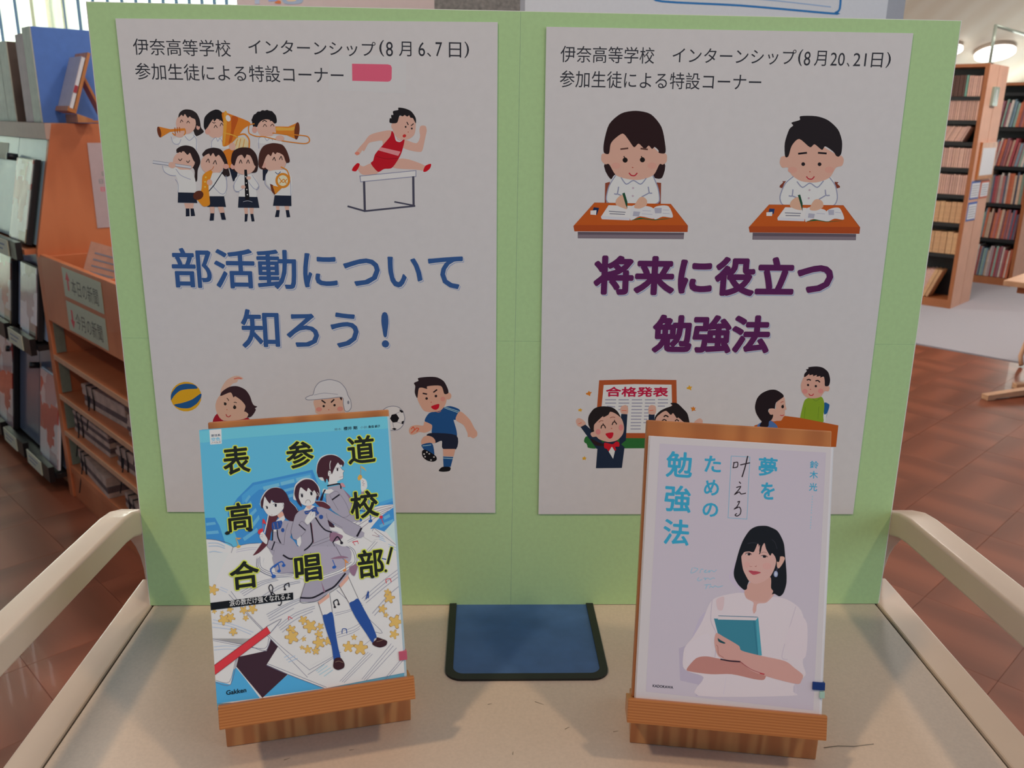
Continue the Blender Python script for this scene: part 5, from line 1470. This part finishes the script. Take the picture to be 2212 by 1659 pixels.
# small scratches and a hair on the trolley top
M_DIRT = pm('scuff', '8d8070', .7, .1)
sp = bmesh.new()
for px, py, L, a in ((1165, 1519, 14, -.5), (1058, 1521, 6, .3), (1225, 1573, 8, .6), (1108, 1627, 6, 1.4), (1330, 1580, 7, .2), (760, 1620, 6, .2), (620, 1640, 8, .5)):
    x, y = tp(px, py); l = L * .00028; c, s_ = math.cos(a), math.sin(a)
    v = [sp.verts.new((x + c * i * l - s_ * j * .00035, y + s_ * i * l + c * j * .00035, TZ + .00015)) for i, j in ((-1, -1), (1, -.4), (1, .4), (-1, 1))]; sp.faces.new(v)
tag(from_bm('scuff_marks', sp, M_DIRT, tr), kind='stuff')
hr = [Vector((*tp(x, y), TZ + .0004)) for x, y in ((1780, 1616), (1810, 1612), (1845, 1613), (1887, 1608))]
tag(tube('hair', hr, .0003, M_DIRT, None, 5), 'single fine hair lying on the trolley top beside the right easel', 'hair')
# ================================================================ GREEN BOARD
LEAN = math.radians(1.40); BU = Vector((1, 0, 0)); BV = Vector((0, math.sin(LEAN), math.cos(LEAN))); BN = Vector((0, math.cos(LEAN), -math.sin(LEAN)))
MB = frame(Vector((0, 0, TZ + .0006)), BU, BN, BV); HW, BH = .3471, .5244
gb = empty('green_board', m=MB); tag(gb, 'light green paper-covered foam board standing upright on the trolley', 'board')
box('foam_core', -HW - .0008, HW + .0009, .0006, .0056, 0, BH + .0005, M_FOAM, gb)
fb = Face(MB, (-HW, HW, 0, BH), 1, gb, INK_PAPER); xm = fb.hit(1113, 700)[0]; zm = fb.hit(1110, 737)[1]
def sheet(x0, x1, z0, z1, y):
    o = box('green_sheet', x0, x1, y - .0003, y, z0, z1, M_GREEN, gb); return o
sheet(-HW, xm, zm, BH, .0006); sheet(xm + .0003, HW, zm, BH, .0006); sheet(-HW, xm, .0, zm - .0002, .0006); sheet(xm + .0003, HW, .0, zm - .0002, .0006)
for x in (-.2, .2): prism('rear_brace', [(.0056, 0), (.0056, .34), (.012, .34), (.06, 0)], x - .002, x + .002, M_FOAM, gb, 'X')
def poster(corners, label):
    P = [on_plane(*c, MB.translation, BN) for c in corners]; bl_, br_ = P[3], P[2]
    O = (bl_ + br_) / 2 - BN * .0005; u = (br_ - bl_); u -= BN * u.dot(BN); u.normalize(); v = BN.cross(u) * -1
    if v.z < 0: v = -v
    M = frame(O, u, BN, v); Mi = M.inverted(); q = [Mi @ p for p in P]
    xs = (q[3].x, q[2].x); bm = bmesh.new(); f = [bm.verts.new((p.x, -.0003, p.z)) for p in q]; b = [bm.verts.new((p.x, 0, p.z)) for p in q]
    bm.faces.new(f); bm.faces.new(b)
    for i in range(4): bm.faces.new((f[i], f[(i + 1) % 4], b[(i + 1) % 4], b[i]))
    o = from_bm('poster', bm, M_PAPER); o.matrix_world = M; tag(o, label, 'poster')
    return o, Face(M, (min(p.x for p in q), max(p.x for p in q), min(p.z for p in q), max(p.z for p in q)), 1.4, o, INK_PAPER, y=-.0003)
po1, F1 = poster([(250, 40), (1075, 48), (1070, 1107), (362, 1105)], 'white paper poster with blue title and sport pictures, left half of green board')
po2, F2 = poster([(1180, 58), (1972, 72), (1842, 1110), (1163, 1110)], 'white paper poster with purple title and study pictures, right half of green board')
INKC = '30323a'
def T1(a, body, x0, x1, y0, y1, off=-.006, colr=INKC, rot=0.0, shrink=1): return a.text(body, (x0 + x1) / 2, (y0 + y1) / 2, x1 - x0, y1 - y0, [(colr, off, 0, 0)], rot)
a = Art(F1, 'clear_tape'); a.poly('c9cacc', [(712, 118), (878, 120), (876, 202), (710, 194)]); a.build()
a = Art(F1, 'heading_text')
T1(a, '伊奈高等学校', 288, 498, 85, 120.5); T1(a, 'インターンシップ', 537, 811.5, 88, 119.5); T1(a, '(', 819.5, 829.5, 87, 121.6); T1(a, '8', 834, 848.5, 90.5, 121.6); T1(a, '月', 862, 888.5, 90, 121.5)
T1(a, '6', 904, 918, 91.3, 121.3); T1(a, '、', 922.6, 931, 114, 122.4); T1(a, '7', 941, 955, 91.5, 121.6); T1(a, '日', 970, 996, 91.7, 124); T1(a, ')', 1003.5, 1013, 90.5, 125); T1(a, '参加生徒による特設コーナー', 293.5, 742.5, 140.5, 176); a.build()
a = Art(F1, 'pink_tape'); a.poly('e0607c', [(760.4, 137.6), (838, 139), (844, 141), (846.4, 146), (846, 170), (843, 175), (838, 176.5), (761, 174.5)]); a.build('strip of pink tape covering part of the heading')
SH = '8d9cc0'; PP = 'c8c9cc'
a = Art(F1, 'title_text')
for body, x0, x1, y0, y1 in (('部活動について', 373.5, 1001.5, 539.5, 626), ('知ろう', 521.5, 775, 669, 753), ('!', 824, 840, 674, 751)):
    a.text(body, (x0 + x1) / 2, (y0 + y1) / 2, x1 - x0, y1 - y0, [(SH, .016, 2.6, 3.0), (PP, .019, 1.2, 1.6), ('345890', .017, 0, 0)])
a.build()
Art(F1, 'illustration', 240, 60, 3.6065).dsl(BAND).build('printed picture of seven pupils playing wind instruments')
Art(F1, 'illustration', 680, 60, 3.6065).dsl(HURDLE).build('printed picture of a hurdler in a red vest')
Art(F1, 'illustration', 330, 780, 4.7064).dsl(VOLLEY).build('printed picture of a girl and a volleyball')
i_ = BATTER.index('E d6d8dc 2440')
Art(F1, 'illustration', 330, 780, 4.7064).dsl(BATTER[:i_]).build('printed picture of a helmeted batter')
Art(F1, 'illustration', 330, 780, 4.7064).dsl(BATTER[i_:]).build('printed picture of a football')
Art(F1, 'illustration', 640, 780, 4.7064).dsl(SOCCER).build('printed picture of a footballer in blue')
a = Art(F2, 'heading_text')
T1(a, '伊奈高等学校', 1211.2, 1413.7, 100.5, 136); T1(a, 'インターンシップ', 1453.4, 1719.7, 105, 138); T1(a, '(', 1724.3, 1733.6, 106.9, 142.4); T1(a, '8', 1737, 1750.5, 111.5, 141.6); T1(a, '月', 1759.6, 1785, 109.8, 142.4)
T1(a, '20', 1794.3, 1824.7, 114, 142); T1(a, '、', 1829, 1835, 135.5, 144); T1(a, '21', 1843.5, 1871, 115, 142.7); T1(a, '日', 1882.5, 1906.5, 114, 145.6); T1(a, ')', 1914.5, 1924, 113, 146.5); T1(a, '参加生徒による特設コーナー', 1210.4, 1645.3, 156, 192); a.build()
a = Art(F2, 'title_text')
for body, x0, x1, y0, y1 in (('将来に役立つ', 1283.5, 1801.5, 554, 639.5), ('勉強法', 1409.5, 1664, 680.5, 763.5)):
    a.text(body, (x0 + x1) / 2, (y0 + y1) / 2, x1 - x0, y1 - y0, [(SH, .038, 2.2, 2.8), ('c8c9cc', .04, .9, 1.1), ('561f54', .04, 0, 0)])
a.build()
Art(F2, 'illustration', 1180, 60, 3.457).dsl(STUDY_GIRL).build('printed picture of a girl writing at a desk')
Art(F2, 'illustration', 1560, 60, 3.457).dsl(STUDY_BOY).build('printed picture of a boy writing at a desk')
a = Art(F2, 'illustration', 1200, 780, 5.267).dsl(PASS[:PASS.index('K 9a9cae')])
a.text('合格発表', 928, 350, 712, 112, [('b41c44', .03, 0, 0)]); a.dsl(PASS[PASS.index('K 9a9cae'):]); a.build('printed picture of two pupils cheering before a results board')
Art(F2, 'illustration', 1560, 760, 6.9125).dsl(INTERVIEW).build('printed picture of a boy and a woman talking across a table')
# ================================================================ EASELS AND BOOKS
def hitp(M, px, py, y):      # a point of the plane y = const of a frame
    n = M.to_3x3() @ Vector((0, 1, 0)); p = M.inverted() @ on_plane(px, py, M @ Vector((0, y, 0)), n); return p
def stand_and_book(x, y, z, yaw, ln, roll, W, thick, bl_, br_, top_px, ledge_px, low_px, colors, elabel, blabel, bname):
    u = Vector((math.cos(yaw), math.sin(yaw), 0)); v = Vector((-math.sin(yaw) * math.sin(ln), math.cos(yaw) * math.sin(ln), math.cos(ln)))
    u2 = u * math.cos(roll) + v * math.sin(roll); v2 = -u * math.sin(roll) + v * math.cos(roll); nn = v2.cross(u2)
    if nn.y < 0: nn = -nn
    M = frame(Vector((x, y, TZ + z)), u2, nn, v2); hv = 0.1836
    # ---- book (its lowest 5 mm stand behind the lip)
    bk = empty('book', m=M); tag(bk, blabel, 'book')
    cov, spine = colors
    box('front_cover', 0, W - .002, 0, .002, -.0045, hv, cov, bk, .0005)
    box('back_cover', 0, W - .002, thick - .002, thick, -.0045, hv, cov, bk, .0005)
    box('pages', .003, W - .003, .0021, thick - .0021, -.0025, hv - .003, pm('pages', 'e6e0d0', .8, .12, 300), bk)
    pr = [(W - .0025, 0), (W - .0012, .0004), (W - .0003, .0014), (W, .003), (W, thick - .003), (W - .0012, thick - .0005), (W - .0025, thick)]
    prism('spine', pr, -.0045, hv, spine, bk, 'Z')
    # ---- easel: same leaned frame, standing on a block
    xl, xr = hitp(M, *top_px[0], thick + .001).x, hitp(M, *top_px[1], thick + .001).x; zt = (hitp(M, *top_px[0], thick + .001).z + hitp(M, *top_px[1], thick + .001).z) / 2
    lx0, lx1 = hitp(M, *ledge_px[0], -.004).x, hitp(M, *ledge_px[1], -.004).x; lz0 = hitp(M, *ledge_px[2], -.004).z
    es = empty('wooden_easel', m=M); tag(es, elabel, 'easel', None)
    box('back_plate', xl, xr, thick + .0006, thick + .0106, -.0045, zt, M_EASEL, es, .001)
    box('ledge', lx0, lx1, .0005, thick + .0106, lz0, -.005, M_LEDGE, es, .0006); box('front_lip', lx0, lx1, -.004, .0, lz0, -.0002, M_LEDGE, es, .0008)
    # block, upright, in its own frame turned by the line of its foot
    pA, pB = Vector((*tp(*low_px[0]), 0)), Vector((*tp(*low_px[1]), 0)); d = (pB - pA); w = d.length; ub = d.normalized(); nb = Vector((-ub.y, ub.x, 0))
    MBk = frame(Vector((pA.x, pA.y, TZ + .0003)), ub, nb, Vector((0, 0, 1))); loc = M.inverted() @ MBk
    q0 = MBk.inverted() @ (M @ Vector((0, 0, lz0))); q1 = MBk.inverted() @ (M @ Vector((0, thick + .01, lz0))); sl_ = (q1.z - q0.z) / (q1.y - q0.y); zf = q0.z + sl_ * (0 - q0.y) - .0006
    dep = .07; zb = zf + sl_ * .05
    o = prism('base_block', [(0, 0), (.05, 0), (.05, zb), (0, zf)], 0, w, M_BLOCK, es, 'X', .0008); o.matrix_parent_inverse = Matrix(); o.matrix_basis = loc
    # rear prop
    topz = MBk.inverted() @ (M @ Vector((0, thick + .0112, zt * .6)))
    o = prism('rear_prop', [(topz.y + .0005, topz.z), (topz.y + .009, topz.z + .002), (.118, 0), (.108, 0)], w * .3, w * .7, M_EASEL, es, 'X', .0006); o.matrix_parent_inverse = Matrix(); o.matrix_basis = loc
    o = prism('foot_rail', [(.05, 0), (.108, 0), (.108, .008), (.05, .008)], w * .35, w * .65, M_EASEL, es, 'X', .0006); o.matrix_parent_inverse = Matrix(); o.matrix_basis = loc
    return M, bk, es, Face(M, (0, W - .002, -.0045, hv), 1, bk, INK_COVER, y=0.0)
M_COV1 = pm('cover_film_blue', '6fbcdc', .3, .02, 30, coat=.4); M_SP1 = pm('spine_pale', 'c4dce6', .22, .04, 30, coat=.7)
M_COV2 = pm('cover_film_white', 'ece6ea', .3, .01, 30, coat=.4); M_SP2 = pm('spine_white', 'f0eef2', .2, .02, 30, coat=.7)
Mk1, bk1, es1, FB1 = stand_and_book(-.2131, -.2313, .0652, math.radians(13.705), math.radians(17.933), math.radians(.07), .128, .019, None, None,
    [(449, 912), (840, 885)], [(470, 1523), (895, 1464), (480, 1577)], [(490, 1615), (888, 1556)], (M_COV1, M_SP1),
    'pine book easel on the left, holding the blue novel', 'blue illustrated novel with three uniformed pupils standing on the left easel', 'novel')
Mk2, bk2, es2, FB2 = stand_and_book(.0718, -.2141, .0559, math.radians(-7.391), math.radians(19.588), math.radians(-.81), .128, .015, None, None,
    [(1397, 908), (1797, 930)], [(1357, 1509), (1788, 1550), (1359, 1562)], [(1360, 1605), (1762, 1642)], (M_COV2, M_SP2),
    'pine book easel on the right, holding the white study book', 'white study book with a woman in a white blouse on the right easel', 'study_book')
# ---- novel cover print
FB1.k = 1.5
Art(FB1, 'cover_background', 420, 880, 4.608).dsl(COVER_SKY).dsl(COVER_PAGES).build('printed blue school building and sheets of music')

a = Art(FB1, 'cover_lower_print', 420, 1180, 4.424).dsl(COVER_LOWER)
def star(a, x, y, r, ph):
    pts = []
    for i in range(5):
        t = ph + i * 2 * math.pi / 5; pts += [(x + r * math.cos(t - .2), y + r * math.sin(t - .2)), (x + r * math.cos(t + .2), y + r * math.sin(t + .2)), (x + r * .55 * math.cos(t + math.pi / 5), y + r * .55 * math.sin(t + math.pi / 5))]
    a.poly('9a7040', [(x + (p - x) * 1.09, y + (q - y) * 1.09) for p, q in pts], True); a.poly('d2ac62', pts, True)
for i, (x, y, r) in enumerate(STARS): star(a, x, y, r, i * 1.3)
a.build('printed music sheets, stars and red pencil')
Art(FB1, 'cover_figure', 640, 940, 6.379).dsl(COVER_BOYHEAD).build('printed boy looking right')
Art(FB1, 'cover_figure', 540, 1020, 9.2167).dsl(COVER_BOY).dsl(COVER_GIRLS).build('printed two girls in grey blazers')

a = Art(FB1, 'cover_figure', 420, 880, 4.608).dsl('''
S 9d99a8 1480,1180 1640,1220 1700,1260 1640,1300 1500,1250
S e6e1e2 1700,1240 1790,1235 1840,1285 1800,1290 1830,1310 1790,1315 1770,1340 1720,1310 1690,1290
L 8a6070 4 1790,1240 1840,1285 1770,1270
P 1e1822 1655,1195 1672,1200 1625,1290 1608,1280''')
a.at(420, 1180, 4.424).dsl(COVER_LEGS).build('printed skirt, legs and blue socks')

LIME = [('c4dc4a', .058, 0, 0), ('20221c', .022, 0, 0)]
a = Art(FB1, 'cover_title', 420, 880, 4.608)
for ch_, cx, cy, w, h in (('表', 417, 525, 268, 285), ('参', 1050, 468, 272, 270), ('道', 1660, 420, 276, 280), ('校', 1690, 965, 285, 275)):
    a.text(ch_, cx, cy, w, h, LIME, box_off=.022, rot=.02)
a.text('高', 447, 1090, 250, 290, LIME, box_off=.022, rot=.02)
a.ell('20221c', 330, 1250, 26, 18, -15); a.ell('20221c', 555, 1218, 26, 18, -15)
a.at(420, 1180, 4.424)
for ch_, cx, cy, w, h in (('合', 480, 272, 285, 268), ('唱', 1086, 208, 258, 255), ('部', 1685, 160, 250, 272)): a.text(ch_, cx, cy, w, h, LIME, box_off=.022, rot=.02)
a.ell('20221c', 1702, 290, 20, 14, -15)
a.line('c4dc4a', 36, [(1885, 14), (1846, 165)]); a.line('20221c', 24, [(1884, 16), (1847, 162)]); a.ell('c4dc4a', 1828, 233, 18, 18); a.ell('20221c', 1828, 233, 13, 13)
a.text('涙の数だけ強くなれるよ', 628, 508, 585, 62, [('e4e6e8', .008, 0, 0)]); a.text('Gakken', 400, 1385, 195, 46, [('1a2630', .03, 0, 0)])
a.at(420, 880, 4.608)
a.text('脚本:', 1430, 217, 72, 24, [('4a5a70', .0, 0, 0)]); a.text('櫻井 剛', 1552, 207, 138, 36, [('1a2a3a', .025, 0, 0)]); a.text('小説:', 1688, 197, 74, 24, [('4a5a70', 0, 0, 0)]); a.text('桑畑 絹子', 1790, 190, 118, 28, [('1a2a3a', .02, 0, 0)])
a.poly('d6dade', [(148, 225), (268, 215), (272, 362), (158, 370)])
a.text('部活系', 213, 278, 92, 24, [('3a4a60', .02, 0, 0)]); a.text('空色', 213, 316, 90, 36, [('5ab0dc', .02, 0, 0)]); a.text('ノベルズ', 215, 348, 96, 20, [('3a4a60', .01, 0, 0)])
a.build('black and lime title lettering')
# ---- study book print
FB2.k = 1.5
a = Art(FB2, 'cover_background', 1340, 1160, 3.324)
a.poly('bcb5c2', [(300 / 4.608 * 3.324 + 20 * 3.324, (268 / 4.608 - 260) * 3.324), ((1955 / 4.608 + 20) * 3.324, (357 / 4.608 - 260) * 3.324), (1385, 1245), (183, 1110)]); a.build('printed lilac photo background')
Art(FB2, 'cover_figure', 1340, 1160, 3.324).dsl(WOMAN).build('printed woman in white blouse holding a blue book')
Art(FB2, 'cover_figure', 1570, 1120, 9.219).dsl(WOMAN_HEAD).build('printed head with black bobbed hair')
BLT = '3a9cc0'
a = Art(FB2, 'cover_title', 1360, 900, 4.608)
for ch_, cx, cy, w, h, of in (('勉', 494, 478, 262, 262, .022), ('強', 480, 818, 268, 268, .022), ('法', 464, 1150, 260, 258, .022), ('た', 828, 472, 168, 165, .026), ('め', 816, 706, 150, 160, .026), ('の', 804, 928, 158, 140, .026),
                          ('夢', 1377, 500, 188, 188, .026), ('を', 1375, 740, 138, 172, .03), ('鈴', 1838, 478, 86, 76, .018), ('木', 1833, 578, 84, 76, .018), ('光', 1827, 700, 82, 80, .018)):
    a.text(ch_, cx, cy, w, h, [(BLT, of, 0, 0)])
a.line('6aa8c4', 5, [(1012, 392), (1197, 402), (1168, 1020), (980, 1007), (1012, 392)])
K_ = '2a1c22'
for w, p in ((10, '1040,455 1030,510'), (10, '1035,460 1075,455 1072,500 1032,508'), (11, '1105,480 1195,460'), (12, '1175,395 1150,500 1120,598'), (10, '1092,650 1105,665'), (10, '1065,705 1105,695 1085,730 1045,775 1090,750 1110,770 1155,762'),
             (10, '1075,850 1095,845 1070,895 1042,920 1090,900 1108,930 1100,970 1070,990 1050,980 1065,965')): a.line(K_, w, [tuple(map(float, q.split(','))) for q in p.split()], True)
for i in range(12): a.ell('8fb8cc', 1820 - i * 1.8, 795 + i * 27 + (16 if i > 6 else 0), 5, 8)
for w, p in ((5, '625,1505 610,1555 650,1545 680,1515 640,1505'), (5, '700,1555 712,1520 735,1520'), (5, '740,1540 765,1525 745,1550 770,1550 795,1530 790,1552 815,1530 840,1545 865,1525'), (5, '690,1600 675,1625 690,1635 720,1620'), (5, '735,1610 755,1605 750,1625 775,1605 800,1620 830,1605 848,1612')): a.line('7ab4cc', w, [tuple(map(float, q.split(','))) for q in p.split()], True)
a.at(1340, 1160, 3.324)
for w, p in ((4, '605,345 650,340'), (4, '625,342 612,372'), (4, '640,365 650,352 665,362 680,350 700,360 735,350')): a.line('7ab4cc', w, [tuple(map(float, q.split(','))) for q in p.split()], True)
a.text('KADOKAWA', 306, 1074, 148, 20, [('2a2a38', .03, 0, 0)]); a.build('blue title lettering')
# library stickers wrapped over the spines
def sticker(F, W, px0, py0, px1, py1, mat, th, name='sticker'):
    a0 = F.hit(px0, py0); a1 = F.hit(px1, py1)
    return box(name, a0[0], W + .0006, -.0012, th - .002, a1[1], a0[1], mat, F.parent, .0004)
sticker(FB1, .128, 861, 1407, 880, 1424, pm('pink_sticker', 'd06078', .35, .03), .019); sticker(FB2, .128, 1755, 1472, 1778, 1491, pm('navy_sticker', '1c3a80', .35, .03), .015)
sticker(FB2, .128, 1770, 1493, 1778, 1508, pm('green_edged_sticker', 'b4d8c8', .35, .03), .015)
# small easel with a white book on the rack top, seen from the side
def copy_tree(o, parent=None):
    c = o.copy(); COL.objects.link(c); c.parent = parent
    for x in o.children: copy_tree(x, c)
    return c
bpy.context.view_layer.update()
e3 = copy_tree(es2); e3.matrix_world = MR @ Matrix.Translation((-.09, .155, 1.366)) @ Matrix.Translation((0, 0, .057)) @ Matrix.Rotation(-math.radians(19.6), 4, 'X'); tag(e3, 'small pine easel on top of the magazine rack, seen from its side', 'easel')
b3 = empty('book', m=e3.matrix_world); tag(b3, 'white booklet with a red mark on the easel on the rack', 'book')
e3m = MR @ Matrix.Translation((-.09, .155, 1.366 + .057)) @ Matrix.Rotation(-math.radians(19.6), 4, 'X'); b3.matrix_world = e3m
box('cover', 0, .128, .0, .002, -.0045, .175, pm('booklet_white', 'c8b8bc', .4, .06), b3); box('pages', .001, .127, .002, .013, -.004, .174, M_PAPER, b3)
box('spine_print', .128, .1285, .001, .012, .05, .075, pm('red_mark', 'b03a44', .4), b3)
